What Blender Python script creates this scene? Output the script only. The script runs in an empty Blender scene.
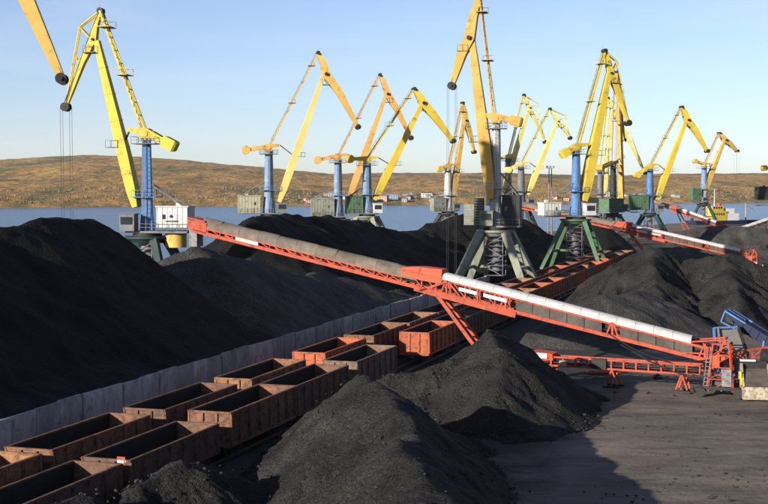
import bpy, math, random
import numpy as np
from mathutils import Vector, Matrix
random.seed(7)
R = math.radians
C = bpy.context.scene.collection
S = bpy.context.scene
# ------------------------------------------------------------------ camera, sky, sun, exposure
FPX, CX, CY, HORIZ, HC = 1270.0, 384.0, 252.0, 187.0, 18.4
PITCH = math.atan((CY - HORIZ) / FPX)
cam_d = bpy.data.cameras.new("camera")
cam_d.sensor_width = 36.0
cam_d.lens = 36.0 * FPX / 768.0
cam_d.clip_start = 0.5
cam_d.clip_end = 20000
cam = bpy.data.objects.new("camera", cam_d)
C.objects.link(cam)
cam.location = (0, 0, HC)
cam.rotation_euler = (R(90) - PITCH, 0, 0)
S.camera = cam
SUN_EL = R(15.8)
SUN_H = Vector((-0.71, -0.704))            # horizontal direction towards the sun
wd = bpy.data.worlds.new("World")
S.world = wd
wd.use_nodes = True
nt = wd.node_tree
nt.nodes.clear()
wo = nt.nodes.new("ShaderNodeOutputWorld")
bg = nt.nodes.new("ShaderNodeBackground")
sk = nt.nodes.new("ShaderNodeTexSky")
sk.sky_type = 'NISHITA'
sk.sun_disc = False
sk.sun_elevation = SUN_EL
sk.sun_rotation = math.atan2(SUN_H.x, SUN_H.y)
sk.altitude = 0
sk.air_density = 0.85
sk.dust_density = 0.35
sk.ozone_density = 2.8
bg.inputs[1].default_value = 0.064
hs = nt.nodes.new("ShaderNodeHueSaturation")
hs.inputs["Saturation"].default_value = 0.86
nt.links.new(sk.outputs[0], hs.inputs["Color"])
tn = nt.nodes.new("ShaderNodeMix")
tn.data_type = 'RGBA'
tn.blend_type = 'MULTIPLY'
tn.inputs[0].default_value = 1.0
tn.inputs[7].default_value = (0.975, 0.96, 1.085, 1)
nt.links.new(hs.outputs[0], tn.inputs[6])
# thin high cloud streaks
wc = nt.nodes.new("ShaderNodeTexCoord")
wm = nt.nodes.new("ShaderNodeMapping")
wm.inputs["Scale"].default_value = (1.0, 1.0, 7.0)
wn_ = nt.nodes.new("ShaderNodeTexNoise")
wn_.inputs["Scale"].default_value = 2.6
wn_.inputs["Detail"].default_value = 7
wn_.inputs["Roughness"].default_value = 0.6
wn_.inputs["Distortion"].default_value = 0.4
wr = nt.nodes.new("ShaderNodeMapRange")
wr.inputs[1].default_value = 0.45
wr.inputs[2].default_value = 0.75
wr.inputs[4].default_value = 0.30
cm = nt.nodes.new("ShaderNodeMix")
cm.data_type = 'RGBA'
cm.inputs[7].default_value = (5.6, 5.9, 6.5, 1)
nt.links.new(wc.outputs["Generated"], wm.inputs[0])
nt.links.new(wm.outputs[0], wn_.inputs["Vector"])
nt.links.new(wn_.outputs["Fac"], wr.inputs[0])
nt.links.new(wr.outputs[0], cm.inputs[0])
nt.links.new(tn.outputs[2], cm.inputs[6])
nt.links.new(cm.outputs[2], bg.inputs[0])
nt.links.new(bg.outputs[0], wo.inputs[0])
sl = bpy.data.lights.new("sun", 'SUN')
sl.energy = 5.0
sl.angle = R(0.5)
sl.color = (1.0, 0.91, 0.79)
so = bpy.data.objects.new("sun", sl)
C.objects.link(so)
sdir = Vector((SUN_H.x * math.cos(SUN_EL), SUN_H.y * math.cos(SUN_EL), math.sin(SUN_EL)))
so.rotation_euler = sdir.to_track_quat('Z', 'Y').to_euler()
so.location = (-60, -40, 80)
S.view_settings.view_transform = 'Standard'
S.view_settings.look = 'None'
S.view_settings.gamma = 1
S.view_settings.exposure = 1.25

# ------------------------------------------------------------------ measuring helpers
def ray(px, py):
    a, b = (px - CX) / FPX, (CY - py) / FPX
    y = math.cos(PITCH) + b * math.sin(PITCH)
    z = -math.sin(PITCH) + b * math.cos(PITCH)
    return a / y, z / y
def at(px, py, Y):
    t, u = ray(px, py)
    return Vector((t * Y, Y, HC + u * Y))

# track frame: V runs along the rails, U across them (to the right)
TH = math.atan(0.32)
VD = Vector((math.sin(TH), math.cos(TH), 0))
UD = Vector((math.cos(TH), -math.sin(TH), 0))
def uv(u, v, z=0):
    return UD * u + VD * v + Vector((0, 0, z))
def to_uv(x, y):
    return x * UD.x + y * UD.y, x * VD.x + y * VD.y

# ------------------------------------------------------------------ materials
ALB = 0.66          # base colours scaled down so shade stays deep under the raised exposure
def mat(name, c1, c2=None, scale=1.0, rough=0.6, metal=0.0, bump=0.0, bscale=None, rust=0.0, rustc=(0.10, 0.045, 0.02),
        detail=6, spec=0.14, vary=0.0, stretch=None):
    c2 = c2 or tuple(x * 0.8 for x in c1)
    c1, c2, rustc = (tuple(x * ALB for x in c) for c in (c1, c2, rustc))
    m = bpy.data.materials.new(name)
    m.use_nodes = True
    n, l = m.node_tree.nodes, m.node_tree.links
    b = n["Principled BSDF"]
    b.inputs["Roughness"].default_value = max(rough, 0.6) if rough > 0.3 else rough
    b.inputs["Metallic"].default_value = metal
    b.inputs["Specular IOR Level"].default_value = spec
    tc = n.new("ShaderNodeTexCoord")
    mp = n.new("ShaderNodeMapping")
    l.new(tc.outputs["Object"], mp.inputs[0])
    if vary > 0:
        oo = n.new("ShaderNodeObjectInfo")
        vm = n.new("ShaderNodeVectorMath")
        vm.operation = 'SCALE'
        vm.inputs[0].default_value = (61.0, 37.0, 23.0)
        l.new(oo.outputs["Random"], vm.inputs["Scale"])
        l.new(vm.outputs[0], mp.inputs["Location"])
    if stretch:
        mp.inputs["Scale"].default_value = stretch
    t = n.new("ShaderNodeTexNoise")
    t.inputs["Scale"].default_value = scale
    t.inputs["Detail"].default_value = detail
    t.inputs["Roughness"].default_value = 0.62
    l.new(mp.outputs[0], t.inputs["Vector"])
    r = n.new("ShaderNodeValToRGB")
    r.color_ramp.elements[0].position = 0.33
    r.color_ramp.elements[1].position = 0.67
    r.color_ramp.elements[0].color = (*c2, 1)
    r.color_ramp.elements[1].color = (*c1, 1)
    l.new(t.outputs["Fac"], r.inputs[0])
    col = r.outputs[0]
    if rust > 0:
        t2 = n.new("ShaderNodeTexNoise")
        t2.inputs["Scale"].default_value = scale * 2.3
        t2.inputs["Detail"].default_value = 8
        t2.inputs["Roughness"].default_value = 0.7
        l.new(mp.outputs[0], t2.inputs["Vector"])
        r2 = n.new("ShaderNodeValToRGB")
        r2.color_ramp.elements[0].position = 0.60 - 0.25 * rust
        r2.color_ramp.elements[1].position = 0.72 - 0.2 * rust
        l.new(t2.outputs["Fac"], r2.inputs[0])
        mx = n.new("ShaderNodeMix")
        mx.data_type = 'RGBA'
        l.new(r2.outputs[0], mx.inputs[0])
        l.new(col, mx.inputs[6])
        mx.inputs[7].default_value = (*rustc, 1)
        col = mx.outputs[2]
    if vary > 0:
        oi = n.new("ShaderNodeObjectInfo")
        hv = n.new("ShaderNodeHueSaturation")
        mr = n.new("ShaderNodeMapRange")
        mr.inputs[3].default_value = 1 - vary
        mr.inputs[4].default_value = 1 + vary
        l.new(oi.outputs["Random"], mr.inputs[0])
        l.new(mr.outputs[0], hv.inputs["Value"])
        l.new(col, hv.inputs["Color"])
        col = hv.outputs[0]
    l.new(col, b.inputs["Base Color"])
    if bump > 0:
        tb = n.new("ShaderNodeTexNoise")
        tb.inputs["Scale"].default_value = bscale or scale * 4
        tb.inputs["Detail"].default_value = 8
        tb.inputs["Roughness"].default_value = 0.7
        l.new(mp.outputs[0], tb.inputs["Vector"])
        bp = n.new("ShaderNodeBump")
        bp.inputs["Strength"].default_value = 1.0
        bp.inputs["Distance"].default_value = bump
        l.new(tb.outputs["Fac"], bp.inputs["Height"])
        l.new(bp.outputs[0], b.inputs["Normal"])
    return m

M = {}
def coal_mat(name, c1, c2):
    m = mat(name, c1, c2, 0.32, 0.92, bump=0.26, bscale=1.9, spec=0.12)
    n, l = m.node_tree.nodes, m.node_tree.links
    b = n["Principled BSDF"]
    tc = n.new("ShaderNodeTexCoord")
    v = n.new("ShaderNodeTexVoronoi")          # broken lumps
    v.inputs["Scale"].default_value = 3.6
    v.inputs["Randomness"].default_value = 1
    l.new(tc.outputs["Object"], v.inputs["Vector"])
    v2 = n.new("ShaderNodeTexVoronoi")
    v2.inputs["Scale"].default_value = 9.5
    l.new(tc.outputs["Object"], v2.inputs["Vector"])
    old = b.inputs["Normal"].links[0].from_node
    b1 = n.new("ShaderNodeBump")
    b1.invert = True
    b1.inputs["Distance"].default_value = 0.10
    l.new(v.outputs["Distance"], b1.inputs["Height"])
    l.new(old.outputs[0], b1.inputs["Normal"])
    b2 = n.new("ShaderNodeBump")
    b2.invert = True
    b2.inputs["Distance"].default_value = 0.045
    l.new(v2.outputs["Distance"], b2.inputs["Height"])
    l.new(b1.outputs[0], b2.inputs["Normal"])
    l.new(b2.outputs[0], b.inputs["Normal"])
    # lump to lump change of tone
    sp = n.new("ShaderNodeSeparateColor")
    l.new(v2.outputs["Color"], sp.inputs[0])
    mr = n.new("ShaderNodeMapRange")
    mr.inputs[3].default_value = 0.55
    mr.inputs[4].default_value = 1.45
    l.new(sp.outputs[0], mr.inputs[0])
    hv = n.new("ShaderNodeHueSaturation")
    l.new(mr.outputs[0], hv.inputs["Value"])
    l.new(b.inputs["Base Color"].links[0].from_socket, hv.inputs["Color"])
    l.new(hv.outputs[0], b.inputs["Base Color"])
    return m
M['coal'] = coal_mat('coal', (0.015, 0.0146, 0.0146), (0.0075, 0.0074, 0.0077))  # copy for shaded piles, their shade put into a near-black colour
M['coal_sunlit'] = coal_mat('coal_sunlit', (0.080, 0.076, 0.071), (0.036, 0.0345, 0.033))  # copy for sunlit piles, the sun's brightness put into a lighter grey
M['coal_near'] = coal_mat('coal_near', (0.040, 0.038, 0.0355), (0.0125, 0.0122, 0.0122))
M['lump'] = mat('coal_lump', (0.026, 0.025, 0.024), (0.018, 0.0175, 0.017), 0.9, 0.8, spec=0.3)
M['concrete'] = mat('wall_concrete', (0.44, 0.435, 0.42), (0.27, 0.268, 0.262), 0.8, 0.9, bump=0.02, bscale=5, vary=0.26, rust=0.32, rustc=(0.17, 0.165, 0.16), stretch=(1, 1, .6))
M['shade_lining'] = mat('coal_shade_lining', (0.030, 0.026, 0.024), (0.016, 0.015, 0.014), 1.2, 0.9)  # coal film, with the shade of the inner side walls put into the colour
M['feeder_plate'] = mat('feeder_plate', (0.24, 0.22, 0.20), (0.16, 0.15, 0.14), 0.8, 0.8)
M['steel_dark'] = mat('dark_steel', (0.035, 0.034, 0.035), (0.02, 0.02, 0.02), 1.5, 0.6)
M['steel_grey'] = mat('grey_steel', (0.24, 0.25, 0.26), (0.15, 0.155, 0.16), 1.2, 0.6, rust=0.3)
M['rope'] = mat('steel_rope', (0.05, 0.05, 0.055), None, 1, 0.6)
M['glass'] = mat('cab_glass', (0.02, 0.03, 0.04), None, 1, 0.12, spec=0.6)
M['red'] = mat('red_paint', (0.54, 0.088, 0.042), (0.38, 0.060, 0.032), 0.8, 0.65, rust=0.45, rustc=(0.17, 0.06, 0.04))
M['orange_hood'] = mat('orange_hood', (0.66, 0.10, 0.035), (0.52, 0.075, 0.03), 0.5, 0.6, rust=0.2)
M['white_cover'] = mat('white_cover', (0.66, 0.64, 0.62), (0.50, 0.485, 0.47), 0.4, 0.55, vary=0.06, rust=0.3, rustc=(0.40, 0.36, 0.32), stretch=(0.4, 1, 1))
M['canvas'] = mat('brown_canvas', (0.215, 0.178, 0.145), (0.12, 0.10, 0.082), 0.8, 0.9, bump=0.06, bscale=1.2, vary=0.12)
M['belt_panel'] = mat('grey_side_panel', (0.115, 0.10, 0.088), (0.062, 0.055, 0.05), 0.6, 0.85, vary=0.15, rust=0.3, rustc=(0.06, 0.05, 0.045))
M['blue_paint'] = mat('blue_paint', (0.085, 0.20, 0.44), (0.06, 0.15, 0.34), 0.8, 0.5, rust=0.15)
M['navy'] = mat('navy_paint', (0.018, 0.027, 0.062), (0.012, 0.018, 0.04), 0.8, 0.5)
M['cream'] = mat('cream_paint', (0.52, 0.44, 0.33), (0.34, 0.29, 0.22), 1.1, 0.7, rust=0.5, rustc=(0.16, 0.13, 0.10))
M['yellow_small'] = mat('yellow_paint', (0.75, 0.50, 0.05), (0.6, 0.4, 0.05), 0.8, 0.5)
M['white_paint'] = mat('white_paint', (0.78, 0.78, 0.76), (0.66, 0.66, 0.65), 0.6, 0.5, rust=0.12, rustc=(0.35, 0.32, 0.28))
M['rail'] = mat('rail_steel', (0.16, 0.12, 0.10), (0.10, 0.08, 0.07), 2, 0.5, metal=0.5)
M['sleeper'] = mat('sleeper_wood', (0.055, 0.045, 0.04), (0.035, 0.03, 0.028), 1.5, 0.9)
WG = [mat('wagon_brown', (0.256, 0.122, 0.071), (0.158, 0.078, 0.049), 0.9, 0.7, rust=0.5, rustc=(0.088, 0.044, 0.028), vary=0.08),
      mat('wagon_dark_brown', (0.183, 0.097, 0.065), (0.119, 0.066, 0.046), 0.9, 0.7, rust=0.5, rustc=(0.068, 0.044, 0.033), vary=0.08),
      mat('wagon_grey_green', (0.230, 0.169, 0.123), (0.152, 0.109, 0.084), 0.9, 0.7, rust=0.5, rustc=(0.138, 0.073, 0.042), vary=0.08),
      mat('wagon_orange_red', (0.462, 0.131, 0.057), (0.335, 0.092, 0.046), 0.9, 0.7, rust=0.4, rustc=(0.129, 0.048, 0.028), vary=0.08),
      mat('wagon_rust', (0.335, 0.161, 0.080), (0.217, 0.107, 0.061), 0.9, 0.7, rust=0.5, rustc=(0.108, 0.053, 0.033), vary=0.08)]
WGN = ['brown', 'dark brown', 'grey green', 'orange red', 'rust coloured']

# ------------------------------------------------------------------ mesh builder and tagging
class MB:
    def __init__(s):
        s.v, s.f, s.sm = [], [], []
    def add(s, vs, fs, smooth=False):
        o = len(s.v)
        s.v += [tuple(v) for v in vs]
        for f in fs:
            s.f.append(tuple(i + o for i in f))
            s.sm.append(smooth)
        return s
    def hexa(s, a, b):      # two matching quads
        return s.add(list(a) + list(b), [(3, 2, 1, 0), (4, 5, 6, 7), (0, 1, 5, 4), (1, 2, 6, 5), (2, 3, 7, 6), (3, 0, 4, 7)])
    def box(s, c, sx, sy, sz, ax=None):
        c = Vector(c)
        X, Y, Z = ax or (Vector((1, 0, 0)), Vector((0, 1, 0)), Vector((0, 0, 1)))
        X, Y, Z = X * (sx / 2), Y * (sy / 2), Z * (sz / 2)
        q = [c - X - Y - Z, c + X - Y - Z, c + X + Y - Z, c - X + Y - Z]
        return s.hexa(q, [p + Z * 2 for p in q])
    def beam(s, a, b, w, h=None, side=None, w2=None, h2=None):
        a, b = Vector(a), Vector(b)
        h = h or w
        d = (b - a)
        if d.length < 1e-6:
            return s
        d.normalize()
        if side is None:
            side = d.cross(Vector((0, 0, 1)))
            if side.length < 1e-3:
                side = Vector((1, 0, 0))
        side = (side - d * side.dot(d)).normalized()
        up = side.cross(d)
        w2, h2 = w2 or w, h2 or h
        def q(p, w, h):
            return [p - side * w / 2 - up * h / 2, p + side * w / 2 - up * h / 2, p + side * w / 2 + up * h / 2, p - side * w / 2 + up * h / 2]
        return s.hexa(q(a, w, h), q(b, w2, h2))
    def tube(s, a, b, r, r2=None, n=10, cap=True):
        a, b = Vector(a), Vector(b)
        r2 = r if r2 is None else r2
        d = (b - a).normalized()
        x = d.cross(Vector((0, 0, 1)))
        if x.length < 1e-3:
            x = Vector((1, 0, 0))
        x.normalize()
        y = d.cross(x)
        vs = []
        for p, q in ((a, r), (b, r2)):
            for i in range(n):
                t = 2 * math.pi * (i + 0.5) / n
                vs.append(p + x * math.cos(t) * q + y * math.sin(t) * q)
        s.add(vs, [(i, i + n, (i + 1) % n + n, (i + 1) % n) for i in range(n)], n > 6)
        if cap:
            s.add(vs, [tuple(range(n)), tuple(range(2 * n - 1, n - 1, -1))])
        return s
    def loft(s, pts, sizes, side):
        rows = []
        side = Vector(side).normalized()
        for i, p in enumerate(pts):
            a, b = pts[max(0, i - 1)], pts[min(len(pts) - 1, i + 1)]
            d = (Vector(b) - Vector(a)).normalized()
            up = side.cross(d).normalized()
            w, h = sizes[i]
            p = Vector(p)
            rows += [p - side * w / 2 - up * h / 2, p + side * w / 2 - up * h / 2, p + side * w / 2 + up * h / 2, p - side * w / 2 + up * h / 2]
        fs = [(3, 2, 1, 0)]
        n = len(pts)
        for i in range(n - 1):
            for k in range(4):
                fs.append((i * 4 + k, i * 4 + (k + 1) % 4, i * 4 + 4 + (k + 1) % 4, i * 4 + 4 + k))
        e = (n - 1) * 4
        fs.append((e, e + 1, e + 2, e + 3))
        return s.add(rows, fs)
    def build(s, name, m, parent=None, off=None):
        me = bpy.data.meshes.new(name)
        vs = s.v
        if off is not None:
            vs = [(a - off[0], b - off[1], c - off[2]) for a, b, c in vs]
        me.from_pydata(vs, [], s.f)
        me.polygons.foreach_set('use_smooth', s.sm)
        me.materials.append(m)
        me.update()
        o = bpy.data.objects.new(name, me)
        C.objects.link(o)
        if parent:
            o.parent = parent
        return o

def tag(o, label=None, cat=None, group=None, kind=None):
    if label: o['label'] = label
    if cat: o['category'] = cat
    if group: o['group'] = group
    if kind: o['kind'] = kind
    return o
def empty(name, loc, rz=0, label=None, cat=None, group=None):
    o = bpy.data.objects.new(name, None)
    o.empty_display_size = 0.5
    C.objects.link(o)
    o.location = loc
    o.rotation_euler = (0, 0, rz)
    return tag(o, label, cat, group)
def link_copy(o, parent=None, m=None, deep=True, skip=()):
    c = o.copy()
    C.objects.link(c)
    if parent: c.parent = parent
    if m and c.type == 'MESH' and o.get('repaint'):
        c.material_slots[0].link = 'OBJECT'
        c.material_slots[0].material = m
    if deep:
        for ch in o.children:
            if ch.name.split('.')[0] not in skip:
                link_copy(ch, c, m, True, skip)
    return c

# ------------------------------------------------------------------ numeric noise
def _h(ix, iy, s):
    v = np.sin(ix * 127.1 + iy * 311.7 + s * 74.7) * 43758.5453
    return v - np.floor(v)
def vnoise(x, y, s=0):
    ix, iy = np.floor(x), np.floor(y)
    fx, fy = x - ix, y - iy
    fx, fy = fx * fx * (3 - 2 * fx), fy * fy * (3 - 2 * fy)
    a = _h(ix, iy, s) * (1 - fx) + _h(ix + 1, iy, s) * fx
    b = _h(ix, iy + 1, s) * (1 - fx) + _h(ix + 1, iy + 1, s) * fx
    return a * (1 - fy) + b * fy
def fbm(x, y, s=0, o=4, g=0.5):
    t, a, n = 0, 1, 0
    for i in range(o):
        t = t + a * vnoise(x, y, s + i * 13)
        n += a
        a *= g
        x, y = x * 1.63 + y * 1.13 + 7.3, y * 1.63 - x * 1.13 + 3.1
    return t / n
def grid_mesh(name, X, Y, Z, keep, m, smooth=True):
    nu, nv = X.shape
    idx = -np.ones(nu * nv, int)
    K = keep
    cell = K[:-1, :-1] | K[1:, :-1] | K[:-1, 1:] | K[1:, 1:]
    I = np.arange(nu * nv).reshape(nu, nv)
    q = np.stack([I[:-1, :-1], I[1:, :-1], I[1:, 1:], I[:-1, 1:]], -1)[cell]
    used = np.unique(q)
    idx[used] = np.arange(len(used))
    P = np.stack([X.ravel(), Y.ravel(), Z.ravel()], -1)[used]
    q = idx[q]
    me = bpy.data.meshes.new(name)
    me.vertices.add(len(P))
    me.vertices.foreach_set('co', P.ravel())
    me.loops.add(q.size)
    me.loops.foreach_set('vertex_index', q.ravel())
    me.polygons.add(len(q))
    me.polygons.foreach_set('loop_start', np.arange(len(q)) * 4)
    me.polygons.foreach_set('use_smooth', np.full(len(q), smooth))
    me.update(calc_edges=True)
    me.validate()
    me.materials.append(m)
    o = bpy.data.objects.new(name, me)
    C.objects.link(o)
    return o

# ================================================================== SETTING
QUAY = [(-600, -700), (-140, 40), (-62, 160), (-49, 230), (-41, 320), (5, 430), (60, 522), (150, 655), (270, 780), (480, 900), (900, 1000), (900, -700)]
M['yard'] = mat('yard_base', (0.25, 0.18, 0.15), (0.12, 0.095, 0.085), 0.12, 0.95, bump=0.1, bscale=0.6, spec=0.1)
mb = MB()
top = [(x, y, -0.30) for x, y in QUAY]
mb.add(top, [tuple(range(len(QUAY)))[::-1]])
n = len(QUAY)
mb.add(top + [(x, y, -7) for x, y in QUAY], [(i, (i + 1) % n, (i + 1) % n + n, i + n) for i in range(n)])
tag(mb.build('yard_ground', M['yard']), kind='structure')

def yard_material():
    m = mat('coal_dust_ground', (0.210, 0.179, 0.152), (0.132, 0.114, 0.098), 0.16, 0.95, bump=0.10, bscale=1.3, spec=0.1)
    n, l = m.node_tree.nodes, m.node_tree.links
    b = n["Principled BSDF"]
    src = b.inputs["Base Color"].links[0].from_socket
    tc = n.new("ShaderNodeTexCoord")
    # tyre swept streaks
    mp = n.new("ShaderNodeMapping")
    mp.inputs["Rotation"].default_value = (0, 0, R(-8))
    mp.inputs["Scale"].default_value = (0.06, 0.26, 1)
    l.new(tc.outputs["Object"], mp.inputs[0])
    t = n.new("ShaderNodeTexNoise")
    t.inputs["Scale"].default_value = 1.0
    t.inputs["Detail"].default_value = 7
    l.new(mp.outputs[0], t.inputs["Vector"])
    r = n.new("ShaderNodeValToRGB")
    r.color_ramp.elements[0].position = 0.35
    r.color_ramp.elements[1].position = 0.62
    r.color_ramp.elements[0].color = (0.74, 0.73, 0.72, 1)
    r.color_ramp.elements[1].color = (1.12, 1.1, 1.08, 1)
    l.new(t.outputs["Fac"], r.inputs[0])
    mx = n.new("ShaderNodeMix")
    mx.data_type = 'RGBA'
    mx.blend_type = 'MULTIPLY'
    mx.inputs[0].default_value = 1
    l.new(src, mx.inputs[6])
    l.new(r.outputs[0], mx.inputs[7])
    mp2 = n.new("ShaderNodeMapping")
    mp2.inputs["Rotation"].default_value = (0, 0, R(24))
    mp2.inputs["Scale"].default_value = (0.13, 0.6, 1)
    l.new(tc.outputs["Object"], mp2.inputs[0])
    t4 = n.new("ShaderNodeTexNoise")
    t4.inputs["Scale"].default_value = 1.0
    t4.inputs["Detail"].default_value = 8
    t4.inputs["Distortion"].default_value = 1.6
    l.new(mp2.outputs[0], t4.inputs["Vector"])
    r4 = n.new("ShaderNodeValToRGB")
    r4.color_ramp.elements[0].position = 0.48
    r4.color_ramp.elements[1].position = 0.70
    r4.color_ramp.elements[0].color = (1, 1, 1, 1)
    r4.color_ramp.elements[1].color = (0.66, 0.65, 0.64, 1)
    l.new(t4.outputs["Fac"], r4.inputs[0])
    m4 = n.new("ShaderNodeMix")
    m4.data_type = 'RGBA'
    m4.blend_type = 'MULTIPLY'
    m4.inputs[0].default_value = 1
    l.new(mx.outputs[2], m4.inputs[6])
    l.new(r4.outputs[0], m4.inputs[7])
    mx = m4
    # spilled coal, patchy, thick near the rails
    sep = n.new("ShaderNodeVectorMath")
    sep.operation = 'DOT_PRODUCT'
    sep.inputs[1].default_value = tuple(UD)
    l.new(tc.outputs["Object"], sep.inputs[0])
    t2 = n.new("ShaderNodeTexNoise")
    t2.inputs["Scale"].default_value = 0.11
    t2.inputs["Detail"].default_value = 8
    t2.inputs["Roughness"].default_value = 0.65
    l.new(tc.outputs["Object"], t2.inputs["Vector"])
    mr = n.new("ShaderNodeMapRange")
    mr.inputs[1].default_value = -28
    mr.inputs[2].default_value = -12
    mr.inputs[3].default_value = 0.55
    mr.inputs[4].default_value = -0.08
    l.new(sep.outputs["Value"], mr.inputs[0])
    ad = n.new("ShaderNodeMath")
    ad.operation = 'ADD'
    l.new(t2.outputs["Fac"], ad.inputs[0])
    l.new(mr.outputs[0], ad.inputs[1])
    r3 = n.new("ShaderNodeValToRGB")
    r3.color_ramp.elements[0].position = 0.50
    r3.color_ramp.elements[1].position = 0.66
    l.new(ad.outputs[0], r3.inputs[0])
    m2 = n.new("ShaderNodeMix")
    m2.data_type = 'RGBA'
    l.new(r3.outputs[0], m2.inputs[0])
    l.new(mx.outputs[2], m2.inputs[6])
    m2.inputs[7].default_value = (0.034, 0.032, 0.031, 1)
    l.new(m2.outputs[2], b.inputs["Base Color"])
    return m
M['ground'] = yard_material()
# fine sheet of the yard, gently uneven
gu, gv = np.meshgrid(np.arange(-75, 95, 0.7), np.arange(20, 420, 0.8), indexing='ij')
GX = gu * UD.x + gv * VD.x
GY = gu * UD.y + gv * VD.y
GZ = (fbm(GX / 9, GY / 9, 3, 4) - 0.5) * 0.42 + (fbm(GX / 1.6, GY / 1.6, 9, 3) - 0.5) * 0.12
# a low wheel-pushed berm along the open yard
berm = np.exp(-((GY - (90.5 + 0.04 * (GX - 20) + 1.0 * (fbm(GX / 4, GX * 0, 5, 3) - 0.5))) / 0.28) ** 2) * 0.2 * (GX > 17)
GZ = GZ + berm
qx = np.interp(GY, [q[1] for q in QUAY[:8]], [q[0] for q in QUAY[:8]])
GZ = np.where(GX < qx + 4, -0.5, GZ)
o = grid_mesh('coal_yard', GX, GY, GZ, (GX > qx + 3), M['ground'])
tag(o, kind='structure')

# water
def water_mat():
    m = mat('bay_water', (0.050, 0.13, 0.26), (0.040, 0.105, 0.215), 0.004, 0.2, spec=0.35)
    n, l = m.node_tree.nodes, m.node_tree.links
    b = n["Principled BSDF"]
    tc = n.new("ShaderNodeTexCoord")
    t = n.new("ShaderNodeTexNoise")
    t.inputs["Scale"].default_value = 0.55
    t.inputs["Detail"].default_value = 5
    l.new(tc.outputs["Object"], t.inputs["Vector"])
    bp = n.new("ShaderNodeBump")
    bp.inputs["Distance"].default_value = 2.4
    bp.inputs["Strength"].default_value = 1.0
    l.new(t.outputs["Fac"], bp.inputs["Height"])
    l.new(bp.outputs[0], b.inputs["Normal"])
    return m
M['water'] = water_mat()
mb = MB()
mb.add([(-7000, -500, -2.5), (7000, -500, -2.5), (7000, 5000, -2.5), (-7000, 5000, -2.5)], [(0, 1, 2, 3)])
tag(mb.build('water', M['water']), kind='structure')

# far shore hills
def hill_mat():
    m = bpy.data.materials.new('autumn_hillside')
    m.use_nodes = True
    n, l = m.node_tree.nodes, m.node_tree.links
    b = n["Principled BSDF"]
    b.inputs["Roughness"].default_value = 1
    b.inputs["Specular IOR Level"].default_value = 0.05
    tc = n.new("ShaderNodeTexCoord")
    def noise(sc, st, det=7, ro=0.65):
        mp = n.new("ShaderNodeMapping")
        mp.inputs["Scale"].default_value = st
        l.new(tc.outputs["Object"], mp.inputs[0])
        t = n.new("ShaderNodeTexNoise")
        t.inputs["Scale"].default_value = sc
        t.inputs["Detail"].default_value = det
        t.inputs["Roughness"].default_value = ro
        l.new(mp.outputs[0], t.inputs["Vector"])
        return t.outputs["Fac"]
    r = n.new("ShaderNodeValToRGB")
    e = r.color_ramp.elements
    e[0].position = 0.30
    e[0].color = (0.068, 0.083, 0.049, 1)
    e[1].position = 0.72
    e[1].color = (0.244, 0.179, 0.079, 1)
    for p, c in ((0.42, (0.134, 0.116, 0.064, 1)), (0.52, (0.287, 0.171, 0.072, 1)), (0.62, (0.317, 0.213, 0.080, 1))):
        x = e.new(p)
        x.color = c
    l.new(noise(0.0095, (1, 0.30, 1), 8, 0.72), r.inputs[0])
    r2 = n.new("ShaderNodeValToRGB")
    r2.color_ramp.elements[0].position = 0.36
    r2.color_ramp.elements[1].position = 0.60
    r2.color_ramp.elements[0].color = (0.46, 0.52, 0.46, 1)
    r2.color_ramp.elements[1].color = (1.15, 1.12, 1.05, 1)
    l.new(noise(0.075, (1, 0.28, 1), 5, 0.75), r2.inputs[0])
    mx = n.new("ShaderNodeMix")
    mx.data_type = 'RGBA'
    mx.blend_type = 'MULTIPLY'
    mx.inputs[0].default_value = 1
    l.new(r.outputs[0], mx.inputs[6])
    l.new(r2.outputs[0], mx.inputs[7])
    l.new(mx.outputs[2], b.inputs["Base Color"])
    bp = n.new("ShaderNodeBump")
    bp.inputs["Distance"].default_value = 7
    l.new(noise(0.06, (1, 1, 1)), bp.inputs["Height"])
    l.new(bp.outputs[0], b.inputs["Normal"])
    return m
M['hill'] = hill_mat()
CREST_PX = [-300, 0, 50, 95, 140, 190, 260, 330, 400, 500, 600, 700, 768, 1100]
CREST_PY = [166, 160, 157, 155, 157, 160, 167, 173.5, 173, 173, 175, 173.5, 173, 170]
def shoreY(tx):
    return 1264 + (tx + 0.3) / 0.6 * 396
def hill_z(X, Y):
    tx = X / Y
    px = tx * FPX + CX
    yc = np.interp(px, CREST_PX, CREST_PY)
    YC = 3300
    hc = HC + (HORIZ - yc) / FPX * YC
    ys = shoreY(tx)
    t = (Y - ys) / (YC - ys)
    tt = np.clip(t, 0, 1)
    base = -6 + np.minimum(9.5, np.clip((Y - ys + 40) / 8, 0, 9.5)) + (hc - 4) * (tt ** 1.05)
    amp = np.clip((Y - ys) / 300, 0, 1)
    nz = (fbm(X / 260, Y / 200, 21, 5) - 0.5) * 26 * amp * np.clip(1.25 - t, 0, 1) + (fbm(X / 40, Y / 40, 31, 3) - 0.5) * 5 * amp
    z = base + nz
    return np.where(t > 1, z - (t - 1) * 90, z)
ta, yy = np.meshgrid(np.linspace(-0.62, 0.62, 420), np.concatenate([np.linspace(-60, 500, 90), np.linspace(515, 2900, 150)]), indexing='ij')
HY = shoreY(ta) + yy
HX = ta * HY
o = grid_mesh('hills', HX, HY, hill_z(HX, HY), np.ones_like(HX, bool), M['hill'])
tag(o, kind='structure')

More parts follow.
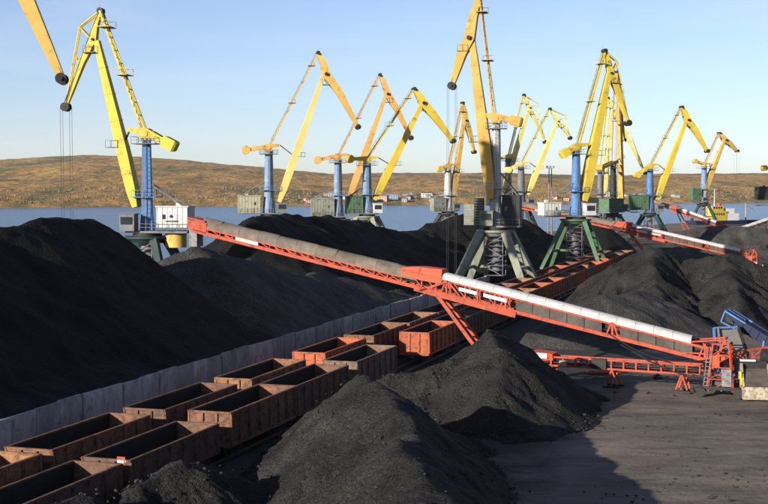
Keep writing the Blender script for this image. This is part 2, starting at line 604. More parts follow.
# far woods on the shore slopes: nobody could count the trees
def woods(name, cols, count, seed, hrange, ymax, ratio, cone):
    rng = np.random.default_rng(seed)
    m = mat(name, cols[0], cols[1], 0.02, 1.0, spec=0.05)
    mb = MB()
    k = 0
    while k < count:
        t = rng.uniform(-0.42, 0.42)
        d = 14 + (rng.random() ** 1.7) * ymax
        Y = shoreY(t) + d
        X = t * Y
        if fbm(np.array(X / 90), np.array(Y / 60), seed, 3) < 0.47:
            if rng.random() < 0.8:
                k += 0.3
                continue
        z = float(hill_z(np.array(X), np.array(Y)))
        h = rng.uniform(*hrange)
        w = h * ratio * rng.uniform(0.8, 1.25)
        n = 5
        a0 = rng.random() * 6
        vs = []
        if cone:
            lv = ((0.0, 0.8), (0.45, 0.6))
        else:
            lv = ((0.05, 0.5), (0.4, 1.0), (0.75, 0.75))
        for f, q in lv:
            for i in range(n):
                a = a0 + i * 2 * math.pi / n + f
                rr = w * q * rng.uniform(0.7, 1.2)
                vs.append((X + rr * math.cos(a), Y + rr * math.sin(a), z + h * f - 0.5))
        vs.append((X, Y, z + h))
        fs = []
        for j in range(len(lv) - 1):
            for i in range(n):
                fs.append((j * n + i, j * n + (i + 1) % n, j * n + n + (i + 1) % n, j * n + n + i))
        e = (len(lv) - 1) * n
        for i in range(n):
            fs.append((e + i, e + (i + 1) % n, len(vs) - 1))
        mb.add(vs, fs)
        k += 1
    tag(mb.build(name, m), kind='stuff')
woods('autumn_birch_wood', ((0.27, 0.19, 0.10), (0.20, 0.14, 0.075)), 1100, 4, (1.4, 3.2), 300, 0.42, False)
woods('dark_spruce_wood', ((0.12, 0.12, 0.08), (0.09, 0.09, 0.06)), 600, 5, (1.6, 3.6), 280, 0.26, True)
woods('bare_brown_scrub', ((0.24, 0.19, 0.125), (0.18, 0.145, 0.095)), 700, 6, (1.0, 2.2), 240, 0.6, False)

# ================================================================== COAL PILES
PILES = []
def pile(label, nodes, slope=0.70, seed=0, res=0.4, amp=1.0, m=None, umin=None, umax=None, pad=1.0, floor=0.0, fill=None, rill=1.0, cap=0.74):
    """nodes: list of ridges; each ridge is a list of (x, y, h)"""
    xs = [p for r in nodes for p in r]
    U = [to_uv(p[0], p[1]) + (p[2],) for p in xs]
    u0 = min(u - h / slope for u, v, h in U) - pad
    u1 = max(u + h / slope for u, v, h in U) + pad
    v0 = min(v - h / slope for u, v, h in U) - pad
    v1 = max(v + h / slope for u, v, h in U) + pad
    if umin is not None: u0 = max(u0, umin)
    if umax is not None: u1 = min(u1, umax)
    nu = max(2, int((u1 - u0) / res)) + 1
    nv = max(2, int((v1 - v0) / res)) + 1
    gu, gv = np.meshgrid(np.linspace(u0, u1, nu), np.linspace(v0, v1, nv), indexing='ij')
    X = gu * UD.x + gv * VD.x
    Y = gu * UD.y + gv * VD.y
    wx = X + (fbm(X / 5, Y / 5, seed + 1, 3) - 0.5) * 3.2 * amp + (fbm(X / 1.3, Y / 1.3, seed + 8, 2) - 0.5) * 0.5 * amp
    wy = Y + (fbm(X / 5, Y / 5, seed + 2, 3) - 0.5) * 3.2 * amp + (fbm(X / 1.3, Y / 1.3, seed + 9, 2) - 0.5) * 0.5 * amp
    H = np.full_like(X, -9.0)
    SC = np.zeros_like(X)
    DC = np.zeros_like(X)
    base_s = 0.0
    for r in nodes:
        segs = list(zip(r[:-1], r[1:])) if len(r) > 1 else [(r[0], r[0])]
        for a, b in segs:
            dx, dy = b[0] - a[0], b[1] - a[1]
            L2 = dx * dx + dy * dy
            t = np.clip(((wx - a[0]) * dx + (wy - a[1]) * dy) / L2, 0, 1) if L2 > 0 else np.zeros_like(X)
            d = np.hypot(wx - a[0] - t * dx, wy - a[1] - t * dy)
            ll = math.sqrt(L2)
            nx, ny = (dx / ll, dy / ll) if ll > 0 else (1, 0)
            ox, oy = wx - a[0] - t * dx, wy - a[1] - t * dy
            ang = np.arctan2(ox * nx + oy * ny, np.abs(ox * -ny + oy * nx) + 1e-6)
            sc = base_s + t * ll + ang * 5.0 + np.where(ox * -ny + oy * nx > 0, 37.0, 0)
            d2 = np.sqrt(d * d + 0.12) - 0.30            # slightly rounded crest
            h = a[2] + (b[2] - a[2]) * t - slope * d2
            SC = np.where(h > H, sc, SC)
            DC = np.where(h > H, d, DC)
            H = np.maximum(H, h)
            base_s += ll
        base_s += 11.0
    if fill is not None:
        H = np.maximum(H, np.where((gv > fill[0]) & (gv < fill[1]), 3.3 + fill[2] + np.where(umax - gu < 3, 0.35 * (umax - gu), 1.05 - 0.8 * (umax - gu - 3)), -9))
    k = np.clip(H / 2.5, 0.15, 1)
    H = H + (fbm(X / 3.2, Y / 3.2, seed + 3, 4) - 0.5) * 1.1 * amp * k
    H = H + (fbm(X / 0.9, Y / 0.9, seed + 4, 3) - 0.5) * 0.34 * amp * k
    # slides and rills running down the slope
    r1 = 1 - np.abs(2 * fbm(SC / 2.6, DC / 16, seed + 5, 3) - 1)
    r2 = 1 - np.abs(2 * fbm(SC / 0.8, DC / 6, seed + 6, 3) - 1)
    H = H + ((r1 - 0.75) * 0.95 + (r2 - 0.75) * 0.32) * amp * np.clip(DC / 3, 0, 1) * k * rill
    if fill is not None:
        if isinstance(cap, tuple): cap = np.interp(gv, *cap)
        H = np.minimum(H, 3.42 + cap * (umax - gu) + (fbm(X / 1.5, Y / 1.5, seed + 19, 3) - 0.5) * 0.5 * np.clip(umax - gu, 0, 1))
    H = np.maximum(H, -0.6)
    o = grid_mesh('coal_pile', X, Y, H + floor, H > -0.35, m or M['coal'])
    tag(o, label, 'coal pile', 'coal heaps of the terminal')
    PILES.append((X, Y, H))
    return o
# wall line (top edge of the photo's concrete wall) in the track frame
WU = to_uv(-24.3, 83.0)[0]
UW = WU - 0.16
pile('huge black coal pile in full shade behind the left end of the concrete wall',
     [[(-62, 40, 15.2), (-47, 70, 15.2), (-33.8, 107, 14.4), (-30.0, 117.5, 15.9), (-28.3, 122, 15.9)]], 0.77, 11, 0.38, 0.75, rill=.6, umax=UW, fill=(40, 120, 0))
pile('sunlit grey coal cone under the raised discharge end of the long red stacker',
     [[(-20.8, 136, 12.2), (-15.5, 141.5, 10.6), (-9, 150, 10.2), (-3, 161, 9.6)]], 0.64, 23, 0.34, 1.0, umax=UW, m=M['coal_sunlit'], fill=(118, 188, -.12), cap=((118, 131, 141, 152), (.78, .74, .58, .5)), rill=.6)
pile('long dark coal ridge between the concrete wall and the blue towered cranes',
     [[(-19.5, 187, 14.0), (-15, 205, 14.2), (-9.5, 224, 13.2), (-3, 240, 11.5), (3, 252, 9.6), (8, 262, 9.8)]], 0.68, 35, 0.5, 1.0, umax=UW, fill=(186, 260, 0))
pile('dark coal pile just left of the central crane with the orange boom',
     [[(9, 272, 10.2), (18, 282, 12.6), (24, 292, 12.8), (32, 305, 12.0)]], 0.68, 41, 0.55, 1.0)
pile('black coal ridge between the central crane and the green legged crane',
     [[(19, 250, 5), (21.5, 264, 8.0), (25, 285, 11.2), (30, 320, 12.6)]], 0.74, 47, 0.5, 0.9)
pile('steep dark coal cone far behind the green legged crane',
     [[(52.5, 330, 13.2)]], 0.88, 53, 0.6, 0.8)
pile('large rugged coal mountain behind the white covered boom at the right',
     [[(33.5, 181, 6.6), (38.5, 186, 9.9), (44, 187, 7.6), (50, 183, 8.8), (56, 181, 6.2), (61, 176, 6.4), (70, 168, 3.6)],
      [(38.5, 186, 9.7), (37.5, 177, 7.2), (36, 168, 4.2), (34.5, 160, 1.6)], [(50, 183, 8.6), (47.5, 172, 5.6), (45, 161, 2.0)], [(61, 176, 6.2), (57.5, 165, 3.4), (55, 157, 1.2)], [(32, 166, 2.6), (30.5, 160, 1.4)]],
     0.72, 61, 0.32, 1.0, rill=1.6, umin=to_uv(27.6, 190)[0], m=M['coal_near'])
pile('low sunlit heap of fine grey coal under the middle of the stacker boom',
     [[(22, 149, 3.4), (27, 154, 5.2), (33, 161, 5.2)]], 0.50, 67, 0.35, 0.6, m=M['coal_sunlit'], umin=to_uv(15.6, 151)[0] + 1.2)
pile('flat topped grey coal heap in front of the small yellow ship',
     [[(75, 305, 8.6), (83, 303, 9.2), (90, 301, 8.6)], [(90, 301, 8.4), (101, 296, 5.5)]], 0.60, 71, 0.55, 0.9, m=M['coal_sunlit'])
pile('nearest coal heap in the centre foreground with a ridge running to the camera',
     [[(-0.3, 80, 6.4), (0.4, 73.5, 5.7), (1.0, 67, 5.6), (1.4, 60, 6.0), (1.4, 50, 6)], [(-0.3, 80, 6.1), (-1.6, 85, 5.7)], [(-0.3, 80, 5.2), (2.6, 83, 3.2), (6, 87, 1.2)], [(-1.6, 76, 3.6), (-4.6, 69.5, 2.0)]],
     0.80, 83, 0.15, 0.8, umin=to_uv(-10.2, 83)[0] + 0.2, m=M['coal_near'])
pile('middle foreground coal heap hiding the foot of the stacker prop leg',
     [[(9.4, 107, 6.4), (9.2, 101, 5.3), (9.0, 96, 3.3), (8.8, 92.5, 1.3)], [(9.4, 107, 5.4), (13.5, 109, 3.4), (17, 110, 1.6)], [(9, 106, 5), (4, 103, 3.9), (1.2, 104, 3.3)]],
     0.70, 97, 0.18, 0.9, umin=to_uv(-2.3, 108)[0] + 0.25, m=M['coal_near'])
pile('small lumpy coal heap against the nearest wagon at the bottom left',
     [[(-13.2, 66.5, 2.8), (-11.2, 69.5, 3.4), (-9.2, 73.0, 2.2)]], 0.70, 101, 0.13, 0.8, umin=to_uv(-15, 70)[0] + 0.15, m=M['coal_near'])
pile('little coal heap in the bottom left corner beside the wagon side',
     [[(-15.6, 60.5, 3.1), (-14.2, 62.5, 3.2)]], 0.7, 107, 0.13, 0.8, umin=to_uv(-17.6, 60.5)[0] + 0.15, m=M['coal_near'])

# loose lumps of coal on the near heaps and round their toes
import bmesh
_b = bmesh.new()
bmesh.ops.create_icosphere(_b, subdivisions=1, radius=1.0)
LUMP = [tuple(v.co) for v in _b.verts]
LUMPF = [tuple(v.index for v in f.verts) for f in _b.faces]
_b.free()
def lumps():
    rng = np.random.default_rng(3)
    mb = MB()
    for X, Y, H in PILES[-4:]:
        f = np.flatnonzero((H > -0.1).ravel())
        hh = H.ravel()[f]
        w = np.where(hh < 0.5, 4.0, 0.35)
        pick = rng.choice(f, 1100, p=w / w.sum())
        for i in pick:
            x, y, h = X.ravel()[i] + rng.normal() * 0.4, Y.ravel()[i] + rng.normal() * 0.4, H.ravel()[i]
            r = min(0.19, 0.03 + rng.exponential(0.035))
            rot = Matrix.Rotation(rng.uniform(0, 6.3), 3, 'Z') @ Matrix.Rotation(rng.uniform(-.8, .8), 3, 'X')
            vs = []
            for a, b, c in LUMP:
                q = rot @ Vector((a * rng.uniform(.75, 1.15), b * rng.uniform(.75, 1.15), c * rng.uniform(.6, .95))) * r
                vs.append((x + q.x, y + q.y, max(h, 0) + q.z + r * .25))
            mb.add(vs, LUMPF)
    for k in range(1500):              # crumbs carried over the open yard
        x, y = rng.uniform(12, 46), 72 + 60 * rng.random() ** 1.3
        if fbm(np.array(x / 5), np.array(y / 5), 77, 2) < 0.5: continue
        r = min(0.14, 0.025 + rng.exponential(0.03))
        mb.add([(x + a * r * rng.uniform(.7, 1.2), y + b * r * rng.uniform(.7, 1.2), .06 + (c * .7 + .3) * r) for a, b, c in LUMP], LUMPF)
    tag(mb.build('coal_lumps', M['lump']), kind='stuff')
lumps()

# ================================================================== CONCRETE WALL
wall = empty('concrete_wall', uv(WU, 40), 0, 'long grey concrete panel wall holding back the coal piles beside the wagons', 'wall')
PW = 2.95
pm = MB().box((0, 0, 1.75), 0.26, PW - 0.05, 3.5).build('panel', M['concrete'], wall)
pm.rotation_euler = (0, 0, -TH)
lip = MB().box((0.19, 0, 0.3), 0.12, 0.5, 0.6).box((0.16, -PW / 2 + 0.03, 1.7), 0.06, 0.14, 3.3).build('pilaster', M['concrete'], pm)
NP = 58
for i in range(NP):
    p = pm if i == 0 else link_copy(pm, wall)
    q = uv(0, i * PW)
    p.location = (q.x + random.uniform(-.03, .03), q.y, random.uniform(-0.13, 0.05))
    p.rotation_euler = (random.uniform(-.006, .006), random.uniform(-0.02, 0.02), -TH + random.uniform(-.008, .008))

# ================================================================== RAILWAY
NU = to_uv(-11.9, 83)[0]      # near track
LU = to_uv(-16.75, 83)[0]     # far track
tr = empty('railway_track', uv(0, 0), 0)
for u in (NU, LU):
    t = empty('railway_track', uv(u, 40), -TH)
    tag(t, kind='structure')
    for s in (-0.76, 0.76):
        mb = MB().box((s, 160, 0.22), 0.07, 330, 0.14).box((s, 160, 0.14), 0.15, 330, 0.03)
        mb.build('rail', M['rail'], t)
    mb = MB()
    for i in range(500):
        mb.box((random.uniform(-.04, .04), -4 + i * 0.65, 0.06), 2.6, 0.24, 0.14)
    tag(mb.build('sleepers', M['sleeper'], t), kind='stuff')
bpy.data.objects.remove(tr)

# ------------------------------------------------------------------ gondola wagon (length along local Y, near end at y=0)
BL, BW, RIM, FLO = 11.6, 3.12, 3.5, 1.35
def wagon_proto(rim):
    root = empty('gondola_wagon', (0, 0, 0))
    H = rim - FLO
    def P(mb, name, m=None, par=None, rp=True):
        o = mb.build(name, m or WG[0], par or root)
        if rp: o['repaint'] = 1
        return o
    P(MB().box((0, BL / 2, FLO - 0.06), BW - 0.2, BL - 0.1, 0.12), 'floor', M['steel_dark'], rp=False)
    f = MB().box((0, BL / 2, FLO - 0.33), 0.5, BL, 0.4)
    for y in (1.9, BL - 1.9):
        f.box((0, y, FLO - 0.3), BW - 0.3, 0.4, 0.34)
    P(f, 'underframe', M['steel_dark'], rp=False)
    NB = 7
    for s in (-1, 1):
        x = s * (BW / 2 - 0.11)
        w = MB()
        pit = BL / NB
        for i in range(NB):      # pressed bays, each slightly bellied and dented
            d = random.uniform(-0.015, 0.03)
            y0, y1 = i * pit + 0.012, (i + 1) * pit - 0.012
            w.box((x + s * d, (y0 + y1) / 2, FLO + H / 2 - 0.05), 0.035, y1 - y0, H - 0.12)
        P(w, 'side_wall')
        P(MB().box((x - s * 0.035, BL / 2, FLO + H / 2 - 0.04), 0.02, BL - 0.2, H - 0.10), 'shade_lining', M['shade_lining'], rp=False)  # added dark sheet carrying the shade inside the body; end walls have none
        P(MB().box((x + s * 0.05, BL / 2, rim - 0.06), 0.17, BL + 0.10, 0.13), 'top_rail')
        P(MB().box((x + s * 0.06, BL / 2, FLO - 0.10), 0.15, BL, 0.24), 'side_sill')
        for i in range(NB + 1):
            y = min(max(i * pit, 0.09), BL - 0.09)
            P(MB().hexa([(x + s * 0.03, y - .09, FLO + .02), (x + s * 0.03, y + .09, FLO + .02), (x + s * 0.03, y + .09, rim - .13), (x + s * 0.03, y - .09, rim - .13)],
                        [(x + s * 0.21, y - .06, FLO + .02), (x + s * 0.21, y + .06, FLO + .02), (x + s * 0.15, y + .06, rim - .13), (x + s * 0.15, y - .06, rim - .13)]), 'side_post')
    for e, y in ((-1, 0.06), (1, BL - 0.06)):
        P(MB().box((0, y, FLO + H / 2 - 0.05), BW - 0.26, 0.04, H - 0.12), 'end_wall')
        P(MB().box((0, y + e * 0.03, rim - 0.062), BW - 0.06, 0.16, 0.135), 'end_rail')
        for x in (-0.52, 0.52):
            P(MB().box((x, y + e * 0.08, FLO + H / 2 - 0.06), 0.16, 0.12, H - 0.14), 'end_post')
        for z in (0.33, 0.66):
            P(MB().box((0, y + e * 0.045, FLO + H * z), BW - 0.32, 0.05, 0.09), 'end_rib')
        P(MB().box((0, y + e * 0.06, FLO - 0.1), BW - 0.1, 0.14, 0.26), 'end_sill')
        P(MB().box((0, y + e * 0.35, 1.06), 0.28, 0.7, 0.28).box((0.04, y + e * 0.78, 1.06), 0.42, 0.3, 0.34), 'coupler', M['steel_dark'], rp=False)
    for y in (2.0, BL - 2.0):
        b = P(MB().box((-0.98, y, 0.62), 0.16, 2.3, 0.34).box((0.98, y, 0.62), 0.16, 2.3, 0.34).box((0, y, 0.72), 2.0, 0.5, 0.3), 'bogie', M['steel_dark'], rp=False)
        for d in (-0.92, 0.92):
            ws = MB().tube((-0.98, y + d, 0.755), (0.98, y + d, 0.755), 0.08, n=8)
            for x in (-0.76, 0.76):
                ws.tube((x - 0.065, y + d, 0.755), (x + 0.065, y + d, 0.755), 0.475, n=16)
            P(ws, 'wheelset', M['rail'], b, rp=False)
    # worn chalk and stencil strokes
    c = MB()
    for k in range(3):
        bx = 1.3 + k * 3.4 + random.uniform(-.2, .2)
        for j in range(7):
            c.box((BW / 2 - 0.085, bx + random.uniform(-.45, .45) % 1.2, FLO + H * 0.5 + random.uniform(-.35, .35)), 0.004, random.uniform(.05, .4), random.uniform(.03, .09))
    P(c, 'stencil_marks', M['chalk'], rp=False)
    return root
M['chalk'] = mat('worn_stencil_paint', (0.30, 0.27, 0.24), (0.14, 0.11, 0.09), 6, 0.9)
protoA, protoB = wagon_proto(RIM), wagon_proto(RIM - 0.42)
ORD = ['first', 'second', 'third', 'fourth', 'fifth', 'sixth', 'seventh', 'eighth', 'ninth', 'tenth', 'eleventh', 'twelfth', 'thirteenth',
       'fourteenth', 'fifteenth', 'sixteenth', 'seventeenth', 'eighteenth', 'nineteenth', 'twentieth', 'twenty-first', 'twenty-second']
usedp = set()
def wagon(u, Ynear, paint, low, track, k):
    """Ynear: world Y where the right rim of the near end stands"""
    pr = protoB if low else protoA
    first = pr.name not in usedp
    v = (Ynear - (u + BW / 2) * UD.y) / VD.y
    far = Ynear > 235
    if first:
        usedp.add(pr.name)
        w = pr
        for ch in pr.children:
            if ch.get('repaint'):
                ch.material_slots[0].link = 'OBJECT'
                ch.material_slots[0].material = WG[paint]
    else:
        w = link_copy(pr, None, WG[paint], True, ('wheelset', 'stencil_marks', 'end_rib', 'coupler') if far else ())
    w.location = uv(u, v)
    w.rotation_euler = (0, 0, -TH)
    tag(w, f'{WGN[paint]} open coal wagon, {ORD[k]} from the front on the {track} track',
        'wagon', 'open coal wagons on two parallel tracks')
    return w
PIT = 11.32
near = [(58.6, 1, 1), (70.6, 1, 1), (83.4, 0, 0), (94.7, 1, 0), (107.8, 2, 0), (129.4, 3, 0), (140.6, 1, 0)]
for k in range(13):
    near.append((152.2 + k * PIT, random.choice([0, 1, 4, 3]), 0))
lft = [(59.3, 4, 0), (71.4, 0, 0), (84.4, 1, 0), (98.0, 4, 0), (113.6, 3, 0), (126.9, 0, 0), (138.9, 4, 0), (150.6, 1, 0)]
for k in range(12):
    lft.append((162.0 + k * PIT, random.choice([0, 1, 4, 3]), 0))
for k, (y, p, lo) in enumerate(near):
    w = wagon(NU, y, p, lo, 'near', k)
    if k == 0: tail_wagon = w
for k, (y, p, lo) in enumerate(lft):
    wagon(LU, y, p, lo, 'wall side', k)
w = tail_wagon
mk = MB().box((BW / 2 - 0.05, BL + 0.05, RIM - 0.28), 0.5, 0.05, 0.5).build('tail_marker', M['red'], w)
MB().box((BW / 2 - 0.05, BL - 0.01, RIM - 0.28), 0.4, 0.03, 0.13).box((BW / 2 + 0.215, BL + 0.05, RIM - 0.28), 0.03, 0.05, 0.13).build('white_stripe', M['white_paint'], mk)
# ================================================================== CRANES
PAINT = {
    'yellow': mat('crane_yellow', (0.64, 0.49, 0.062), (0.52, 0.385, 0.05), 0.25, 0.5, rust=0.2, rustc=(0.27, 0.18, 0.055)),
    'peach': mat('crane_ochre', (0.66, 0.44, 0.12), (0.54, 0.35, 0.09), 0.25, 0.55, rust=0.22, rustc=(0.279, 0.139, 0.041)),
    'orange': mat('crane_orange', (0.64, 0.38, 0.12), (0.52, 0.30, 0.09), 0.25, 0.55, rust=0.25, rustc=(0.230, 0.098, 0.033)),
    'ochre': mat('crane_deep_ochre', (0.58, 0.37, 0.085), (0.44, 0.27, 0.06), 0.25, 0.55, rust=0.25, rustc=(0.30, 0.16, 0.06)),
    'butter': mat('crane_butter_yellow', (0.70, 0.58, 0.20), (0.58, 0.47, 0.16), 0.25, 0.55, rust=0.2, rustc=(0.32, 0.22, 0.09)),
    'pale': mat('crane_pale_yellow', (0.72, 0.66, 0.22), (0.60, 0.54, 0.18), 0.25, 0.55, rust=0.12, rustc=(0.34, 0.27, 0.11)),
    'blue': mat('crane_blue', (0.082, 0.205, 0.459), (0.057, 0.148, 0.344), 0.4, 0.5, rust=0.2, rustc=(0.246, 0.279, 0.328)),
    'paleblue': mat('crane_pale_blue', (0.205, 0.312, 0.451), (0.098, 0.180, 0.328), 0.4, 0.5, rust=0.25, rustc=(0.328, 0.361, 0.394)),
    'white': mat('crane_white', (0.590, 0.590, 0.574), (0.476, 0.476, 0.467), 0.4, 0.55, rust=0.15, rustc=(0.279, 0.254, 0.221)),
    'green': mat('crane_green', (0.080, 0.165, 0.088), (0.052, 0.11, 0.060), 0.4, 0.55, rust=0.2, rustc=(0.164, 0.197, 0.139)),
    'greygreen': mat('crane_grey_green', (0.254, 0.279, 0.221), (0.180, 0.201, 0.164), 0.4, 0.6, rust=0.25, rustc=(0.123, 0.107, 0.082)),
    'teal': mat('crane_dark_teal', (0.026, 0.055, 0.056), (0.017, 0.036, 0.037), 0.4, 0.55, rust=0.15, rustc=(0.05, 0.06, 0.06)),
    'beige': mat('crane_beige', (0.410, 0.394, 0.279), (0.328, 0.320, 0.230), 0.4, 0.6, rust=0.2, rustc=(0.213, 0.180, 0.123)),
    'dark': mat('crane_dark_green', (0.037, 0.045, 0.041), (0.025, 0.030, 0.028), 0.4, 0.6, rust=0.2, rustc=(0.082, 0.082, 0.074)),
    'grey': mat('crane_grey', (0.19, 0.195, 0.20), (0.125, 0.13, 0.14), 0.4, 0.6, rust=0.2),
}
UP = Vector((0, 0, 1))
def crane(label, Y, tpx, deck_py, top_py, foot, head, tail, tip, cw, house, yaw, boom='yellow', tower='blue', portal='green', hcol='white',
          strut=None, tr=1.15, bw=1.5, jw=1.0, tie=None, hd=3.6, cab=True, ropes=None, lever='same', square=False, pw=6.2, pl=5.4, tierungs=True, drum=False,
          legw=0.8, jibcol=None, cabcol='grey', base=0.0, grab=True):
    X0 = at(tpx, 187, Y).x
    O = Vector((X0, Y, base))
    u = Vector((math.cos(R(yaw)), math.sin(R(yaw)), 0))
    w = Vector((-u.y, u.x, 0))
    root = empty('portal_crane', O, 0, label, 'crane', 'portal cranes along the quay')
    def pp(px, py):                       # a point of the luffing plane, in crane coordinates
        t, q = ray(px, py)
        r = (t * Y - X0) / (u.x - t * u.y)
        yy = Y + r * u.y
        return u * r + UP * (HC + q * yy - base)
    def rr(px):
        t, q = ray(px, 187)
        return (t * Y - X0) / (u.x - t * u.y)
    def zz(py): return HC + ray(CX, py)[1] * Y - base
    def L(r, s, z): return u * r + w * s + UP * z
    mB, mT, mP, mH = PAINT[boom], PAINT[tower], PAINT[portal], PAINT[hcol]
    mJ = PAINT[jibcol] if jibcol else mB
    zd, zt = zz(deck_py), zz(top_py)
    # --- portal: four legs on bogies, tie beams, ring
    for a in (-1, 1):
        for b in (-1, 1):
            f = UD * (a * pw) + VD * (b * pl) + UP * 1.3
            h = UD * (a * 2.1) + VD * (b * 1.9) + UP * (zd - 0.5)
            MB().beam(f, h, legw, legw * 1.15, UD, legw * 1.35, legw * 1.35).build('leg', mP, root)
            bg_ = MB().box(f - UP * 0.65, 0.9, 3.4, 0.7, (UD, VD, UP)).build('bogie', mP, root)
            wm = MB()
            for d in (-1.1, -0.35, 0.35, 1.1):
                c = f + VD * d - UP * 0.95
                wm.tube(c - UD * 0.12, c + UD * 0.12, 0.35, n=12)
            wm.build('wheel_set', M['steel_dark'], bg_)
    zm = zd * 0.42
    k = (zm - 1.3) / (zd - 1.8)
    ex, ey = pw + (2.1 - pw) * k, pl + (1.9 - pl) * k
    br = MB()
    for a in (-1, 1):
        br.beam(UD * (a * ex) - VD * ey + UP * zm, UD * (a * ex) + VD * ey + UP * zm, 0.45, 0.5)
    br.beam(UD * -ex + VD * ey + UP * zm, UD * ex + VD * ey + UP * zm, 0.35, 0.45)
    br.build('tie_beam', mP, root)
    MB().tube(UP * (zd - 1.0), UP * (zd - 0.35), 2.4, 3.0, 20).tube(UP * (zd - 0.35), UP * zd, 3.3, n=24).build('portal_ring', mP, root)
    MB().tube(UP * (zm * 0.9), UP * (zd - 1.0), 0.95, n=14).build('centre_column', PAINT['grey'], root)
    st = MB()                            # stair cage in the portal
    sx = UD * 1.9
    for a, b in ((-1, -1), (1, -1), (1, 1), (-1, 1)):
        st.beam(UD * (a * 1.6) + VD * (b * 1.2 - .6) + UP * (zm * 0.75), UD * (a * 1.6) + VD * (b * 1.2 - .6) + UP * (zd - 1), 0.12)
    nf = 4
    for i in range(nf):
        z0, z1 = zm * 0.75 + (zd - 1 - zm * 0.75) * i / nf, zm * 0.75 + (zd - 1 - zm * 0.75) * (i + 1) / nf
        s_ = 1 if i % 2 else -1
        st.beam(UD * (-1.5 * s_) - VD * 1.75 + UP * z0, UD * (1.5 * s_) - VD * 1.75 + UP * z1, 0.5, 0.1)
        st.box(VD * -0.6 + UP * z0, 3.4, 2.5, 0.07, (UD, VD, UP))
        st.beam(UD * -1.65 - VD * 1.85 + UP * (z0 + 1), UD * 1.65 - VD * 1.85 + UP * (z0 + 1), 0.06)
    st.build('stair', PAINT['grey'], root)
    # --- slewing platform, machine house, cab
    MB().tube(UP * zd, UP * (zd + 0.5), 2.1, n=20).build('slew_ring', M['steel_dark'], root)
    hx0, hx1, hy0, hy1 = house
    r0, r1 = sorted((rr(hx0), rr(hx1)))
    hz1, hz0 = zz(hy0), zz(hy1)
    pr0, pr1 = min(r0, -2.2), max(r1 if r1 > 0 else 0, 2.6)
    MB().box(L((pr0 + pr1) / 2, 0, zd + 0.64), pr1 - pr0, hd + 0.8, 0.28, (u, w, UP)).build('slewing_platform', PAINT['grey'], root)
    hz0 = max(hz0, zd + 0.80)
    hb = MB().box(L((r0 + r1) / 2, 0, (hz0 + hz1) / 2), r1 - r0, hd, hz1 - hz0, (u, w, UP)).build('machine_house', mH, root)
    rf = MB().box(L((r0 + r1) / 2, 0, hz1 + 0.09), r1 - r0 + 0.3, hd + 0.3, 0.16, (u, w, UP))
    rf.box(L((r0 + r1) / 2 - 0.6, 0.3, hz1 + 0.4), 0.7, 0.7, 0.5, (u, w, UP))
    rf.build('roof', mH, hb)
    toward = -1 if w.y > 0 else 1
    lm = MB()
    ns = max(4, int((r1 - r0) / 0.75))
    for i in range(ns + 1):
        r = r0 + 0.08 + (r1 - r0 - 0.16) * i / ns
        lm.box(L(r, toward * (hd / 2 + 0.03), (hz0 + hz1) / 2), 0.10, 0.07, hz1 - hz0 - 0.1, (u, w, UP))
    for zf in (0.33, 0.66):
        lm.box(L((r0 + r1) / 2, toward * (hd / 2 + 0.024), hz0 + (hz1 - hz0) * zf), r1 - r0 - 0.1, 0.05, 0.09, (u, w, UP))
    lm.build('wall_ribs', mH, hb)
    if hcol != 'white' or r1 - r0 > 3:
        MB().box(L(r0 + (r1 - r0) * 0.75, toward * (hd / 2 + 0.03), hz0 + (hz1 - hz0) * 0.55), 0.45, 0.04, 0.7, (u, w, UP)).build('window', M['glass'], hb)
    if drum:
        MB().tube(L((r0 + r1) / 2, 0, zd - 1.6), L((r0 + r1) / 2, 0, zd + 0.5), 1.55, n=20).build('cable_drum', PAINT['peach'], root)
    if cab:
        cr = rr(foot[0]) + (0.6 if rr(foot[0]) > 0 else -0.6)
        cz = zd + 0.8
        cs = toward * 2.0
        cb = MB().box(L(cr, cs, cz + 1.2), 2.2, 1.9, 2.4, (u, w, UP)).build('cab', PAINT[cabcol], root)
        MB().box(L(cr, cs, cz + 2.46), 2.5, 2.2, 0.12, (u, w, UP)).build('cab_roof', PAINT[cabcol], cb)
        MB().box(L(cr, cs + toward * 0.96, cz + 1.5), 1.8, 0.05, 1.1, (u, w, UP)).build('cab_window', M['glass'], cb)
        MB().box(L(cr + 1.11, cs, cz + 1.5), 0.05, 1.5, 1.1, (u, w, UP)).build('cab_window', M['glass'], cb)
        rl = MB()
        for s in (-1, 1):
            for h in (0.55, 1.05):
                rl.beam(L(pr0, s * (hd / 2 + 0.36), zd + 0.78 + h), L(pr1, s * (hd / 2 + 0.36), zd + 0.78 + h), 0.06)
            nq = 7
            for i in range(nq):
                r = pr0 + (pr1 - pr0) * i / (nq - 1)
                rl.beam(L(r, s * (hd / 2 + 0.36), zd + 0.78), L(r, s * (hd / 2 + 0.36), zd + 1.85), 0.06)
        rl.build('railing', PAINT['grey'], root)
    # --- tower
    n = 4 if square else 14
    hgt = zt - zd - 0.7
    MB().tube(UP * (zd + 0.78), UP * (zd + 0.78 + hgt * 0.25), tr * 1.45, tr * 1.12, n).tube(UP * (zd + 0.78 + hgt * 0.25), UP * zt, tr * 1.12, tr * 0.86, n).build('tower', mT, root)
